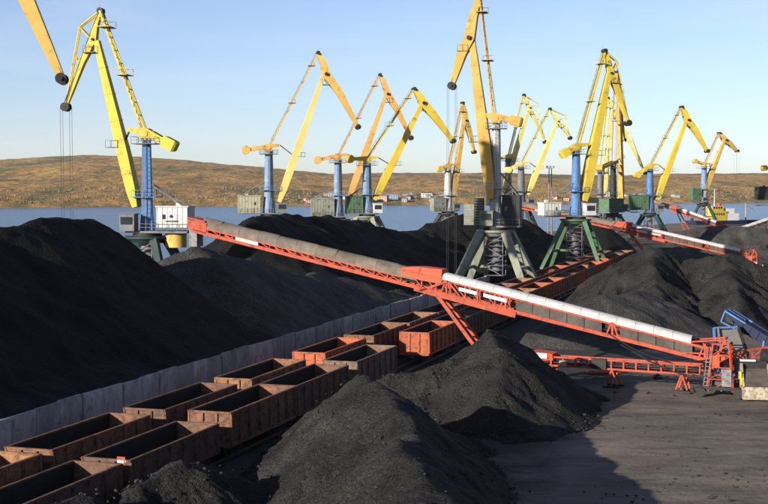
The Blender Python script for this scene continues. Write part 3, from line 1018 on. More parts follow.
    for f in (0.36, 0.93):
        z = zd + 0.8 + hgt * f
        pf = MB().box(L(0, 0, z), tr * 4.0, tr * 3.6, 0.12, (u, w, UP))
        for s in (-1, 1):
            for h in (0.5, 1.0):
                pf.beam(L(-tr * 2, s * tr * 1.8, z + h), L(tr * 2, s * tr * 1.8, z + h), 0.06)
            for i in range(5):
                pf.beam(L(-tr * 2 + tr * i, s * tr * 1.8, z), L(-tr * 2 + tr * i, s * tr * 1.8, z + 1), 0.06)
            pf.beam(L(s * tr * 2, -tr * 1.8, z + 1), L(s * tr * 2, tr * 1.8, z + 1), 0.06)
        pf.build('tower_platform', mT if f < .5 else PAINT['grey'], root)
    ld = MB()
    for s in (-.25, .25):
        ld.beam(L(s, toward * (tr * 1.3 + .25), zd + 1), L(s, toward * (tr * 1.0 + .25), zt), 0.07)
    for i in range(int(hgt / 0.6)):
        ld.beam(L(-.25, toward * (tr * 1.28 + .23), zd + 1.2 + i * .6), L(.25, toward * (tr * 1.28 + .23), zd + 1.2 + i * .6), 0.05)
    ld.build('ladder', PAINT['grey'], root)
    # back stay of the house
    far_r = r0 if abs(r0) > abs(r1) else r1
    stb = MB()
    for s in (-1, 1):
        stb.tube(L(far_r * 0.92, s * hd * 0.4, hz1), L(math.copysign(tr * 1.0, far_r), s * tr * 0.6, zd + hgt * 0.55), 0.09, n=6)
    stb.build('stay', PAINT['grey'], root)
    # --- counterweight lever on the tower top
    sg = 1 if rr(head[0]) - rr(cw[0]) > 0 else -1
    pc = pp(*cw)
    front = L(sg * (tr + 1.6), 0, zt + 1.2)
    for s in (-1, 1):
        MB().loft([front + w * s * 0.8, L(0, s * 0.8, zt + 0.9), pc + w * s * 0.8], [(0.3, 0.5), (0.35, 1.15), (0.35, 0.8)], w).build('lever', mJ, root)
    MB().tube(L(0, -1.1, zt + 0.6), L(0, 1.1, zt + 0.6), 0.5, n=12).box(L(0, 0, zt + 0.2), 1.6, 2.0, 0.9, (u, w, UP)).build('tower_head', mJ, root)
    dirc = (pc - L(0, 0, zt + .9)).normalized()
    cwm = MB()
    if Y < 300:
        cwm.loft([pc - dirc * 1.2, pc - dirc * 0.9, pc + dirc * 0.8, pc + dirc * 1.1], [(1.5, 1.0), (2.1, 1.6), (2.1, 1.6), (1.6, 1.1)], w)
    else:
        cwm.tube(pc - w * 1.15, pc + w * 1.1, 1.05, n=16)
    cwm.build('counterweight', mJ, root)
    # --- boom, jib, tie
    F, Hd, Tl, Tp = pp(*foot), pp(*head), pp(*tail), pp(*tip)
    def mix(a, b, t): return a + (b - a) * t
    MB().loft([F, mix(F, Hd, .10), mix(F, Hd, .32), mix(F, Hd, .7), Hd],
              [(bw * 1.5, bw * .5), (bw * 1.5, bw * .92), (bw * 1.25, bw * 1.05), (bw * .95, bw * .78), (bw * .7, bw * .52)], w).build('boom', mB, root)
    rib = MB()
    dB = (Hd - F).normalized()
    for t_ in (.2, .36, .52, .68, .84):
        c = mix(F, Hd, t_)
        sc = np.interp(t_, [0, .1, .32, .7, 1], [1.5, 1.5, 1.25, .95, .7]) * bw
        sd = np.interp(t_, [0, .1, .32, .7, 1], [.75, 1.0, 1.05, .78, .52]) * bw
        rib.box(c, sc + .10, .14, sd + .10, (w, dB, w.cross(dB)))
    rib.build('boom_flange', mB, root)
    nb = w.cross(dB)
    lnk = MB().beam(front, mix(F, Hd, .36), 0.22).build('link_rod', M['steel_dark'], root)
    for t_ in (.36, .93):
        c = mix(F, Hd, t_) + u * (sg * bw * 0.9)
        bp_ = MB().box(c, 1.9, 2.2, 0.09, (u, w, UP))
        for s in (-1, 1):
            bp_.beam(c + u * (.9) + w * s + UP * 1.0, c - u * .9 + w * s + UP * 1.0, .06)
            for q in (-.9, 0, .9):
                bp_.beam(c + u * q + w * s, c + u * q + w * s + UP, .06)
        bp_.build('boom_platform', PAINT['grey'] if boom != 'pale' else mB, root)
    # hinge between boom and jib lies on the jib
    jl = (Tp - Tl)
    th_ = max(0.12, min(0.45, (Hd - Tl).dot(jl) / jl.length_squared))
    J = mix(Tl, Tp, th_)
    jn = Hd + (J - Hd) * 0.5
    MB().loft([Tl, mix(Tl, J, .5), jn, mix(J, Tp, .35), mix(J, Tp, .75), Tp],
              [(jw * .8, jw * .55), (jw * 1.1, jw * .9), (jw * 1.3, jw * 1.15), (jw * 1.15, jw * 1.0), (jw * .85, jw * .7), (jw * .6, jw * .45)], w).build('jib', mJ, root)
    MB().tube(jn - w * (jw * .9), jn + w * (jw * .9), jw * .24, n=12).build('hinge', M['steel_dark'], root)
    pu = MB()
    for s in (-1, 1):
        pu.tube(Tp + w * s * jw * .55 - w * .16, Tp + w * s * jw * .55 + w * .16, 0.66, n=18)
    pu.tube(Tp - w * jw * .8, Tp + w * jw * .8, 0.25, n=10)
    pu.build('pulley', M['steel_dark'], root)
    MB().tube(Tl - w * jw * .7, Tl + w * jw * .7, 0.46, n=16).build('tail_pulley', M['steel_dark'], root)
    if strut:
        St = pp(*strut)
        sb = MB()
        for s in (-1, 1):
            o_ = w * (s * jw * .5)
            sb.tube(Tl + o_, St + o_ * .6, .13, n=6)
            sb.tube(J + o_, St + o_ * .6, .13, n=6)
            sb.tube(Tp + o_ * .6, St + o_ * .6, .11, n=6)
            sb.tube(mix(J, Tp, .4) + o_ * .6, mix(St, Tp, .35) + o_ * .6, .07, n=5)
            sb.tube(mix(J, Tp, .7) + o_ * .6, mix(St, Tp, .65) + o_ * .6, .07, n=5)
        sb.build('jib_strut', mJ, root)
    Ta = L(sg * .5, 0, zt + 1.5)
    tm = MB()
    dT = (Tl - Ta)
    for s in (-1, 1):
        tm.beam(Ta + w * s * .75, Tl + w * s * .6, .20, .34, w)
    for i in range(1, 9):
        c = mix(Ta, Tl, i / 9)
        tm.beam(c - w * .7, c + w * .7, .12)
    tm.build('tie_bar', mJ, root)
    if tierungs:
        hr = MB()
        off = UP * 1.0
        hr.beam(Ta + w * .95 + off, Tl + w * .75 + off, .05)
        for i in range(1, 17):
            c = mix(Ta, Tl, i / 17) + w * .88
            hr.beam(c, c + off, .05)
        hr.build('handrail', PAINT['grey'], root)
    for t_ in (.45, .86):
        c = mix(Ta, Tl, t_)
        tp_ = MB().box(c, 1.8, 3.0, .10, (u, w, UP))
        for s in (-1.4, 1.4):
            tp_.beam(c + u * .9 + w * s + UP * .95, c - u * .9 + w * s + UP * .95, .06)
            tp_.beam(c + u * .9 + w * s, c + u * .9 + w * s + UP * .95, .06)
            tp_.beam(c - u * .9 + w * s, c - u * .9 + w * s + UP * .95, .06)
        tp_.build('tie_platform', mJ, root)
    # --- ropes
    rp = MB()
    for s in (-1, 1):
        for d in (-.16, .16):
            rp.tube(mix(Tl, Tp, .02) + w * (s * .4 + d * .5) + UP * .5, Tp + w * (s * .5 + d * .5) + UP * .7, .035, n=4)
        rp.tube(Tl + w * s * .35 + UP * .5, L(0, s * .4, zt + 1.2), .035, n=4)
    rp.build('luffing_rope', M['rope'], root)
    if ropes:
        hz_ = HC + ray(CX, ropes)[1] * Y - base
        hr_ = MB()
        for s in (-1, 1):
            for d in (-.7, .7):
                p0 = Tp + w * (s * jw * .55) + u * d
                hr_.tube(p0, Vector((p0.x * 1.0, p0.y, hz_)), .026, n=5)
        hr_.build('hoist_rope', M['rope'], root)
        if not grab: return root, L, None
        # closed clamshell grab at the end of the ropes
        g = Vector((Tp.x, Tp.y, hz_))
        gb = MB()
        gb.box(g + UP * 0.1, 1.9, 0.9, 0.5, (u, w, UP))
        for s in (-1, 1):
            gb.loft([g - w * .0 + u * s * .9, g + u * s * 1.5 - UP * 1.3, g + u * s * 1.0 - UP * 2.6, g + u * s * .06 - UP * 3.2], [(1.5, .2), (1.9, .3), (1.9, .35), (1.9, .2)], w)
        gb.build('grab', M['steel_dark'], root)
    return root, L, dict(zd=zd, zt=zt, r0=r0, r1=r1, hz0=hz0, hz1=hz1, hd=hd, toward=toward, u=u, w=w)

c1, L1_, i1 = crane('bright yellow crane with blue square tower and white machine house at the far left', 185, 147, 236, 138, (137, 207), (97, 41), (101, 11), (66, 107), (170, 144),
      (160, 191, 207, 228), 172, 'yellow', 'blue', 'teal', 'white', strut=(80, 27), tr=.9, bw=1.5, jw=.85, tie=(147, 126), ropes=222, square=True, drum=True)
ax = (i1['u'], i1['w'], UP)
mr_ = (i1['r0'] + i1['r1']) / 2
em = MB().box(L1_(mr_, i1['toward'] * (i1['hd'] / 2 + .085), i1['hz0'] + 1.05), 1.9, .03, .16, ax)
em.box(L1_(mr_ + .1, i1['toward'] * (i1['hd'] / 2 + .085), i1['hz0'] + 1.75), .42, .03, .42, ((ax[0] + UP).normalized(), ax[1], (UP - ax[0]).normalized()))
em.build('emblem', M['navy'], c1)
crane('light ochre crane jib reaching in from beyond the upper left corner', 150, -52, 250, 120, (-44, 215), (-1, -45), (-14, -92), (62, 79), (-78, 132), (-86, -62, 214, 236), 6,
      'peach', 'blue', 'teal', 'white', tr=1.0, bw=1.7, jw=1.75, tie=(-52, 108))
crane('crane with butter yellow boom, ochre jib, beige house, left of the paired blue towers', 310, 269, 216, 150, (279, 202), (323, 76), (318, 53), (358, 127), (246, 150), (238, 260, 196, 214), 8,
      'butter', 'paleblue', 'teal', 'beige', jibcol='peach', tr=1.1, bw=1.75, jw=1.7, tie=(272, 138))
crane('orange crane with a grey green louvred house, left one of two close blue towers', 340, 338, 219, 159, (349, 198), (386, 95), (380, 75), (411, 138), (318, 160), (311, 334, 199, 217), 6,
      'orange', 'paleblue', 'greygreen', 'greygreen', tr=1.12, bw=1.65, jw=1.55, tie=(341, 148))
crane('yellow crane with a bright green house, right one of two close blue towers', 326, 367, 216, 162, (374, 200), (422, 104), (414, 89), (453, 141), (350, 159), (346, 362, 197, 213), 10,
      'yellow', 'paleblue', 'greygreen', 'green', tr=1.2, bw=1.75, jw=1.8, tie=(369, 151), ropes=None, cabcol='white')
crane('small ochre crane with a white tower standing behind the bay side coal ridge', 420, 448, 213, 168, (452, 201), (464, 121), (462.5, 103), (474, 152), (440, 169), (432, 444, 198, 211), 20,
      'peach', 'white', 'dark', 'greygreen', tr=1.2, bw=1.6, jw=1.5, tie=(449, 158))
c6, L6_, i6 = crane('big ochre crane in the centre with grey green portal and white tower', 215, 496, 230, 122, (492, 199), (472, 40), (480, -4), (452, 86), (516, 121), (503, 521, 196, 224), 168,
      'ochre', 'white', 'greygreen', 'dark', tr=.82, bw=1.9, jw=1.55, tie=(494, 112), ropes=283, legw=1.05, cabcol='greygreen')
ax = (i6['u'], i6['w'], UP)
for r_, s_, wd_, z0_, z1_ in ((4.6, -1.2, 1.9, .8, 4.3), (2.6, 1.9, 1.6, .8, 5.4), (-.8, -2.2, 1.2, .8, 3.4)):
    eb = MB().box(L6_(r_, s_, i6['zd'] + (z0_ + z1_) / 2), wd_, 1.3, z1_ - z0_, ax).build('equipment_box', PAINT['greygreen'] if r_ > 4 else PAINT['dark'], c6)
    sm_ = MB()
    for k in range(int((z1_ - z0_) / .45)):
        sm_.box(L6_(r_, s_ + i6['toward'] * .68, i6['zd'] + z0_ + .25 + k * .45), wd_ - .1, .07, .16, ax)
    sm_.build('louvres', PAINT['greygreen'], eb)
crane('tall pale yellow crane half hidden behind the central crane', 440, 508, 208, 158, (503, 192), (529, 108), (524, 95), (545, 142), (497, 160), (488, 502, 196, 207), 15,
      'pale', 'grey', 'dark', 'dark', strut=(538, 104), tr=1.2, bw=1.6, jw=1.15, tie=(509, 150))
crane('shorter pale yellow crane on a grey tower right of the central crane', 424, 521, 208, 166, (527, 195), (557, 122), (550, 109), (570, 138), (508, 170), (503, 518, 197, 207), 12,
      'pale', 'grey', 'dark', 'white', strut=(566, 116), tr=1.2, bw=1.6, jw=1.1, tie=(522, 160))
crane('yellow crane with bright blue tower, white house and green portal legs', 266, 576, 219, 150, (583, 201), (608.5, 74), (604.5, 51), (628, 123), (565, 153), (541, 558, 203, 218), 14,
      'yellow', 'blue', 'green', 'white', strut=(617, 62), tr=.92, bw=1.8, jw=1.1, tie=(580, 138), legw=.7, cabcol='white')
crane('ochre crane seen end on with upright boom and a dark green house', 440, 613, 214, 165, (621, 199), (619, 84), (616, 72), (624, 140), (600, 168), (604, 619, 199, 213), 60,
      'ochre', 'dark', 'teal', 'green', tr=1.1, bw=1.45, jw=1.1, tie=(611, 154))
crane('thin pale yellow crane behind the upright ochre boom, jib hanging to the right', 490, 600, 210, 170, (604, 196), (611, 112), (608, 98), (645, 173), (590, 172), (586, 597, 198, 209), 10,
      'pale', 'grey', 'dark', 'dark', strut=(622, 108), tr=1.1, bw=1.5, jw=1.3, tie=(600, 162))
crane('yellow crane with blue tower and dark green house, right of the upright ochre boom', 425, 650, 214, 168, (656, 200), (686, 121), (681.5, 107), (707, 151), (637, 175), (630, 647, 195, 210), 10,
      'yellow', 'blue', 'teal', 'green', tr=1.15, bw=1.75, jw=1.75, tie=(651, 158))
crane('far ochre crane with a pale blue tower and dark portal standing clear against the bay', 600, 704, 204, 166, (703, 193), (724, 141), (719, 133), (737, 151), (695, 161), (691, 700, 189, 200), 18,
      'peach', 'paleblue', 'teal', 'green', tr=1.4, bw=2.1, jw=2.0, tie=(706, 158), ropes=201, grab=False)
crane('crane cut off by the right edge with a dark machine house', 470, 780, 207, 172, (788, 196), (812, 110), (806, 95), (835, 150), (764, 168), (757, 774, 187, 200), 12,
      'yellow', 'dark', 'dark', 'dark', tr=1.3, bw=2.0, jw=1.8, tie=(781, 160))
#STACKER
# ================================================================== RED STACKERS
def frame_pts(O, e):
    nrm = Vector((e.y, -e.x, 0))
    if nrm.y > 0: nrm = -nrm
    return nrm
def build_stacker():
    """local frame: origin on the ground under the low end, boom rises along local -X"""
    root = empty('coal_stacker', (0, 0, 0))
    Lb = 53.0
    z0, z1 = 2.85, 14.0
    def B(s, v, w): return Vector((-s, -v, z0 + (z1 - z0) * s / Lb + w))
    up = Vector((0, 0, 1))
    HW = 0.95
    def part(mb, name, m, par=None): return mb.build(name, m, par or root)
    sl = Vector((-1, 0, (z1 - z0) / Lb)).normalized()
    # chords
    for v in (-HW, HW):
        part(MB().beam(B(0.5, v, 0), B(Lb - .3, v, 0), .18, .34, Vector((0, 1, 0))), 'bottom_chord', M['red'])
        part(MB().beam(B(0.8, v, 1.05), B(30.0, v, 1.35), .13, .2, Vector((0, 1, 0))), 'top_chord', M['red'])
        part(MB().beam(B(30.0, v, .62), B(Lb - .5, v, .50), .12, .16, Vector((0, 1, 0))), 'top_chord', M['red'])
    cr = MB()
    for i in range(36):
        s = 1.0 + i * 1.45
        cr.beam(B(s, -HW, -.05), B(s, HW, -.05), .12, .16)
    part(cr, 'cross_member', M['red'])
    # open lattice with diagonals, each bay a piece
    for v in (-HW, HW):
        tr_ = MB()
        for i in range(16):
            s = 30.0 + i * 1.40
            tr_.beam(B(s, v, .1), B(s, v, .52), .09)
            tr_.beam(B(s, v, .1), B(s + 1.0, v, .52), .09)
        part(tr_, 'lattice', M['red'])
        t2 = MB()
        for i in range(7):
            s = 19.2 + i * 1.45
            t2.beam(B(s, v, .12), B(s, v, 1.3), .12)
            t2.beam(B(s, v, .12), B(s + 1.2, v, 1.3), .10)
        part(t2, 'lattice', M['red'])
    for s in (19.6, 9.6, 1.4, 25.4):
        fr = MB()
        for v in (-HW - .04, HW + .04):
            fr.beam(B(s - .55, v, 0), B(s - .1, v, 1.25), .14)
            fr.beam(B(s + .55, v, 0), B(s + .1, v, 1.25), .14)
            fr.beam(B(s, v, 0), B(s, v, 1.3), .18)
        fr.beam(B(s, -HW, 1.3), B(s, HW, 1.3), .16)
        part(fr, 'portal_frame', M['red'])
    # grey side panels, each its own sheet
    pan = None
    for v in (-HW + .10, HW - .10):
        ss = [2.5 + i * 1.62 for i in range(4)] + [10.6 + i * 1.62 for i in range(5)]
        for s in ss:
            hA = 1.06 + .3 * s / 30
            q = [B(s, v - .02, .10), B(s + 1.56, v - .02, .10), B(s + 1.56, v - .02, hA), B(s, v - .02, hA - .01)]
            part(MB().hexa(q, [p + Vector((0, -.05, 0)) for p in q]), 'side_panel', M['belt_panel'])
    # belt
    part(MB().hexa([B(1, -.6, .35), B(1, .6, .35), B(1, .6, .42), B(1, -.6, .42)], [B(Lb - .6, -.6, .35), B(Lb - .6, .6, .35), B(Lb - .6, .6, .42), B(Lb - .6, -.6, .42)]), 'belt', M['steel_dark'])
    # rounded hoods in sections
    def hood(s0, s1, w, base0, base1, h, mname, jit=0.0):
        n = 9
        r0, r1 = [], []
        for i in range(n):
            a = math.pi * i / (n - 1)
            j = random.uniform(-jit, jit)
            r0.append(B(s0, w * math.cos(a), base0 + h * math.sin(a) + (j if 0 < i < n - 1 else 0)))
            r1.append(B(s1, w * math.cos(a), base1 + h * math.sin(a) + (j if 0 < i < n - 1 else 0)))
        k = 0.93
        i0 = [B(s0, w * k * math.cos(math.pi * i / (n - 1)), base0 + h * k * math.sin(math.pi * i / (n - 1))) for i in range(n)]
        i1 = [B(s1, w * k * math.cos(math.pi * i / (n - 1)), base1 + h * k * math.sin(math.pi * i / (n - 1))) for i in range(n)]
        mb = MB()
        mb.add(r0 + r1, [(i, i + 1, i + n + 1, i + n) for i in range(n - 1)], True)
        mb.add(i0 + i1, [(i + 1, i, i + n, i + n + 1) for i in range(n - 1)], True)
        for A, B_ in ((r0, i0), (r1, i1)):
            mb.add(A + B_, [(i, i + n, i + n + 1, i + 1) for i in range(n - 1)])
        return part(mb, mname, M['white_cover'] if mname == 'cover_section' else M['canvas'])
    for i in range(14):
        s = 2.6 + i * 1.66
        hood(s, s + 1.63, 1.06, 1.12 + .3 * s / 30, 1.12 + .3 * (s + 1.63) / 30, .62 + .004 * (i % 2), 'cover_section', .006)
    for i in range(11):
        s = 28.4 + i * 2.12
        hh = np.interp(s, [28, 52], [1.05, .92])
        hood(s, s + 2.10, 1.02, .60, .58, hh, 'canvas_section', .05)
    # orange transfer hood in the middle
    hd_ = MB().hexa([B(25.9, -1.1, .9), B(25.9, 1.1, .9), B(28.2, 1.1, .75), B(28.2, -1.1, .75)],
                    [B(25.9, -.85, 2.25), B(25.9, .85, 2.25), B(28.0, .9, 2.0), B(28.0, -.9, 2.0)])
    hd_.hexa([B(28.2, -1.06, .8), B(28.2, 1.06, .8), B(29.9, 1.1, .75), B(29.9, -1.1, .75)],
             [B(28.05, -.88, 2.0), B(28.05, .88, 2.0), B(29.9, .95, 1.55), B(29.9, -.95, 1.55)])
    part(hd_, 'transfer_hood', M['orange_hood'])
    kb = MB()
    for v in (-HW - .1, HW + .1):
        kb.beam(B(28.0, v, -.25), B(25.3, v, 1.3), .22)
        kb.beam(B(28.6, v, -.1), B(18.6, v, -.25), .22, .55, Vector((0, 1, 0)))
        kb.beam(B(24, v, .1), B(25.2, v, 1.3), .16)
        kb.beam(B(22.3, v, .1), B(22.3, v, 1.3), .16)
    part(kb, 'knee_frame', M['red'])
    for s, ww in ((23.2, 1.9), (20.6, 2.3), (46.5, 2.6)):
        part(MB().box(B(s, HW + .14, .86 if s < 40 else .32), ww, .06, .34, (sl, Vector((0, 1, 0)), up)), 'guard_sheet', M['white_cover'])
    # walkway on the far side
    wk = MB().hexa([B(2, -HW - .15, .1), B(2, -HW - .75, .1), B(2, -HW - .75, .16), B(2, -HW - .15, .16)],
                   [B(50, -HW - .15, .1), B(50, -HW - .75, .1), B(50, -HW - .75, .16), B(50, -HW - .15, .16)])
    for i in range(17):
        wk.beam(B(2 + i * 3, -HW - .72, .1), B(2 + i * 3, -HW - .72, 1.1), .05)
    wk.beam(B(2, -HW - .72, 1.1), B(50, -HW - .72, 1.1), .05)
    part(wk, 'walkway', M['steel_grey'])
    # discharge end
    hm = MB().box(B(52.2, HW + .02, .55), 2.2, .14, 1.0, (sl, Vector((0, 1, 0)), up)).box(B(52.2, -HW - .02, .55), 2.2, .14, 1.0, (sl, Vector((0, 1, 0)), up))
    hm.box(B(52.3, 0, 1.2), 2.0, 2.0, .12, (sl, Vector((0, 1, 0)), up))
    part(hm, 'head_frame', M['red'])
    part(MB().tube(B(52.3, -.85, .4), B(52.3, .85, .4), .42, n=16), 'head_pulley', M['steel_dark'])
    part(MB().box(B(52.9, 0, -.7), .9, 1.3, 2.0), 'discharge_chute', M['steel_grey'])
    # prop leg: two tubes with rungs
    top, bot = B(26.6, 0, -.1), Vector((-20.4, 0, .75))
    lg = MB()
    for v in (-.5, .5):
        lg.beam(top + Vector((0, v * 1.4, 0)), bot + Vector((0, v * 2.4, 0)), .30, .34, Vector((0, 1, 0)))
    prop = part(lg, 'prop_leg', M['red'])
    rg = MB()
    for i in range(1, 9):
        c = top + (bot - top) * i / 9
        rg.beam(c + Vector((0, -.5 - .04 * i, 0)), c + Vector((0, .5 + .04 * i, 0)), .14)
    part(rg, 'rung', M['red'], prop)
    wh = MB()
    for v in (-1.2, 1.2):
        wh.tube(bot + Vector((0, v - .2, -.2)), bot + Vector((0, v + .2, -.2)), .55, n=16)
    part(wh, 'prop_wheel', M['steel_dark'])
    # base: slewing tower on wheels
    bm = MB()
    cs = [(-.9, -1.3), (.9, -1.3), (.9, 1.3), (-.9, 1.3)]
    for i, (x, y) in enumerate(cs):
        x2, y2 = cs[(i + 1) % 4]
        bm.beam((x * 1.25, y * 1.2, .5), (x * .75, y * .8, 4.6), .15)
        for k in range(4):
            f0, f1 = k / 4, (k + 1) / 4
            q = lambda xx, yy, f: Vector((xx * (1.25 - .5 * f), yy * (1.2 - .4 * f), .5 + 4.1 * f))
            bm.beam(q(x, y, f0), q(x2, y2, f1), .07)
            bm.beam(q(x, y, f1), q(x2, y2, f1), .08)
    part(bm, 'base_tower', M['red'])
    part(MB().box((-.5, 0, 3.35), 1.7, 2.1, .36).box((-.5, -1.2, 3.1), .8, .16, 1.0).box((-.5, 1.2, 3.1), .8, .16, 1.0), 'hinge_block', M['orange_hood'])
    ax_ = MB().box((0, 0, .75), 3.4, .3, .3).box((0, 1.5, .75), 3.4, .3, .3).box((0, -1.5, .75), 3.4, .3, .3).box((1.6, 0, .75), .3, 3.2, .26).box((-1.6, 0, .75), .3, 3.2, .26)
    part(ax_, 'chassis', M['steel_dark'])
    part(MB().box((.55, -1.35, 1.7), .8, .5, 1.5), 'control_cabinet', M['steel_grey'])
    part(MB().box((-.2, -.2, 1.15), 1.3, 1.0, .5), 'ballast', M['belt_panel'])
    lad = MB()
    for q in (-.22, .22):
        lad.beam((-1.25 + q, -1.55, .3), (-.9 + q, -1.25, 4.3), .06)
    for k in range(11):
        lad.beam((-1.45 + .032 * k, -1.53 + .027 * k, .6 + k * .34), (-1.0 + .032 * k, -1.53 + .027 * k, .6 + k * .34), .045)
    part(lad, 'ladder', M['steel_grey'])
    cb_ = MB()
    for k in range(9):
        a0, a1 = k / 9, (k + 1) / 9
        sag = lambda f: Vector((-1.0 - 9 * f, -1.2, 3.2 + 2.0 * f - 2.2 * math.sin(math.pi * f) * .5))
        cb_.tube(sag(a0), sag(a1), .05, n=5)
        cb_.tube(sag(a0) + Vector((2.2, -.3, -1.3)), sag(a1) + Vector((1.2, -.1, -1.0)), .04, n=5)
    part(cb_, 'cable', M['steel_dark'])
    for x in (-1.6, 1.6):
        for y in (-1.8, 1.8):
            wl = part(MB().tube((x, y - .16, .42), (x, y + .16, .42), .42, n=18), 'wheel', M['steel_dark'])
            part(MB().tube((x, y - .19, .42), (x, y + .19, .42), .17, n=12), 'rim', M['steel_dark'], wl)
    # cable mast stays at the low end
    hs = MB()
    for v in (-HW, HW):
        hs.beam(B(.6, v, .0), (.3, -v, 5.0), .16)
        hs.beam(B(2.9, v, 1.2), (.3, -v, 5.0), .13)
        hs.beam(B(3.2, v, .2), (.6, -v, 3.6), .12)
    hs.beam((.3, -HW, 5.0), (.3, HW, 5.0), .16)
    part(hs, 'stay_frame', M['red'])
    return root
E_ANG = math.atan2(-(131.0 - 112.0), 49.5)       # local +X points back along the boom, towards the low end
stk = build_stacker()
stk.location = (30.0, 112.0, 0)
stk.rotation_euler = (0, 0, E_ANG)
tag(stk, 'long red coal stacker in front with white hood and brown canvas crossing over the wagons', 'stacker', 'red coal stackers')
for lab, loc, rz in (('second red stacker with a slim white hood passing behind the rugged coal mountain', (79.2, 272, 0), E_ANG),
                     ('third red stacker, small and far, before the dark legged crane by the bay', (131, 492, 0), E_ANG - 0.75),
                     ('red stacker at the right edge rising to the right beside the flat topped heap', (116, 420, 0), math.pi - E_ANG + 0.2)):
    s2 = link_copy(stk, None, None, True, ('rung', 'rim'))
    s2.location = loc
    s2.rotation_euler = (0, 0, rz)
    tag(s2, lab)

# low lattice conveyor lying from the stacker base to the heap
def low_arm():
    a, b = Vector((28.3, 112.6, 0)), at(531, 356, 119.5)
    b = Vector((b.x, b.y, 0))
    d = (b - a)
    Ln = d.length
    d.normalize()
    root = empty('lattice_conveyor', a, math.atan2(d.y, d.x), 'low red lattice conveyor arm on the ground beneath the stacker boom', 'conveyor')
    def P(s, v, z): return Vector((s, v, z))
    zb, zt = 1.75, 2.55
    for v in (-.6, .6):
        MB().beam(P(0, v, zb), P(Ln, v, zb), .16, .16).build('bottom_chord', M['red'], root)
        MB().beam(P(0, v, zt), P(Ln - 2.2, v, zt), .14, .14).build('top_chord', M['red'], root)
        n = 12
        for i in range(n + 1):
            s = (Ln - 2.2) * i / n
            MB().beam(P(s, v, zb), P(s, v, zt), .14).build('post', M['red'], root)
    x = MB()
    for i in range(n):
        s = (Ln - 2.2) * (i + .5) / n
        x.beam(P(s, -.6, zb), P(s, .6, zb), .1)
    x.build('cross_member', M['red'], root)
    MB().box((Ln / 2, 0, zb + .28), Ln - .5, .9, .1).build('belt', M['steel_dark'], root)
    MB().tube((Ln - .2, -.6, zb + .2), (Ln - .2, .6, zb + .2), .42, n=14).build('tail_drum', M['orange_hood'], root)
    MB().hexa([(Ln - 2.4, -.7, zb + .5), (Ln - .6, -.7, zb + .3), (Ln - .6, .7, zb + .3), (Ln - 2.4, .7, zb + .5)],
              [(Ln - 2.4, -.9, zt + .3), (Ln - .3, -.9, zt + .45), (Ln - .3, .9, zt + .45), (Ln - 2.4, .9, zt + .3)]).build('feed_hopper', M['orange_hood'], root)
    MB().box((Ln - 1.4, .93, zt + .1), 1.0, .06, .5).build('guard_sheet', M['white_cover'], root)
    MB().box((Ln - 3.4, .8, zb + .3), .6, .5, .5).build('motor', M['cream'], root)
    MB().box((Ln - 6.8, .6, zb + .45), 1.4, .5, .9).build('drive_box', M['steel_dark'], root)
    for s in (1.6, Ln * .5, Ln - 2.2):
        tr = MB()
        for v in (-.6, .6):
            tr.beam(P(s - .5, v, .3), P(s, v, zb), .14)
            tr.beam(P(s + .5, v, .3), P(s, v, zb), .14)
        tr.beam(P(s, -.75, .4), P(s, .75, .4), .12)
        t = tr.build('trestle', M['red'], root)
        w = MB()
        w.beam(P(s - .8, -.75, .12), P(s + .8, -.75, .12), .2, .2).beam(P(s - .8, .75, .12), P(s + .8, .75, .12), .2, .2)
        w.build('skids', M['steel_dark'], t)
low_arm()

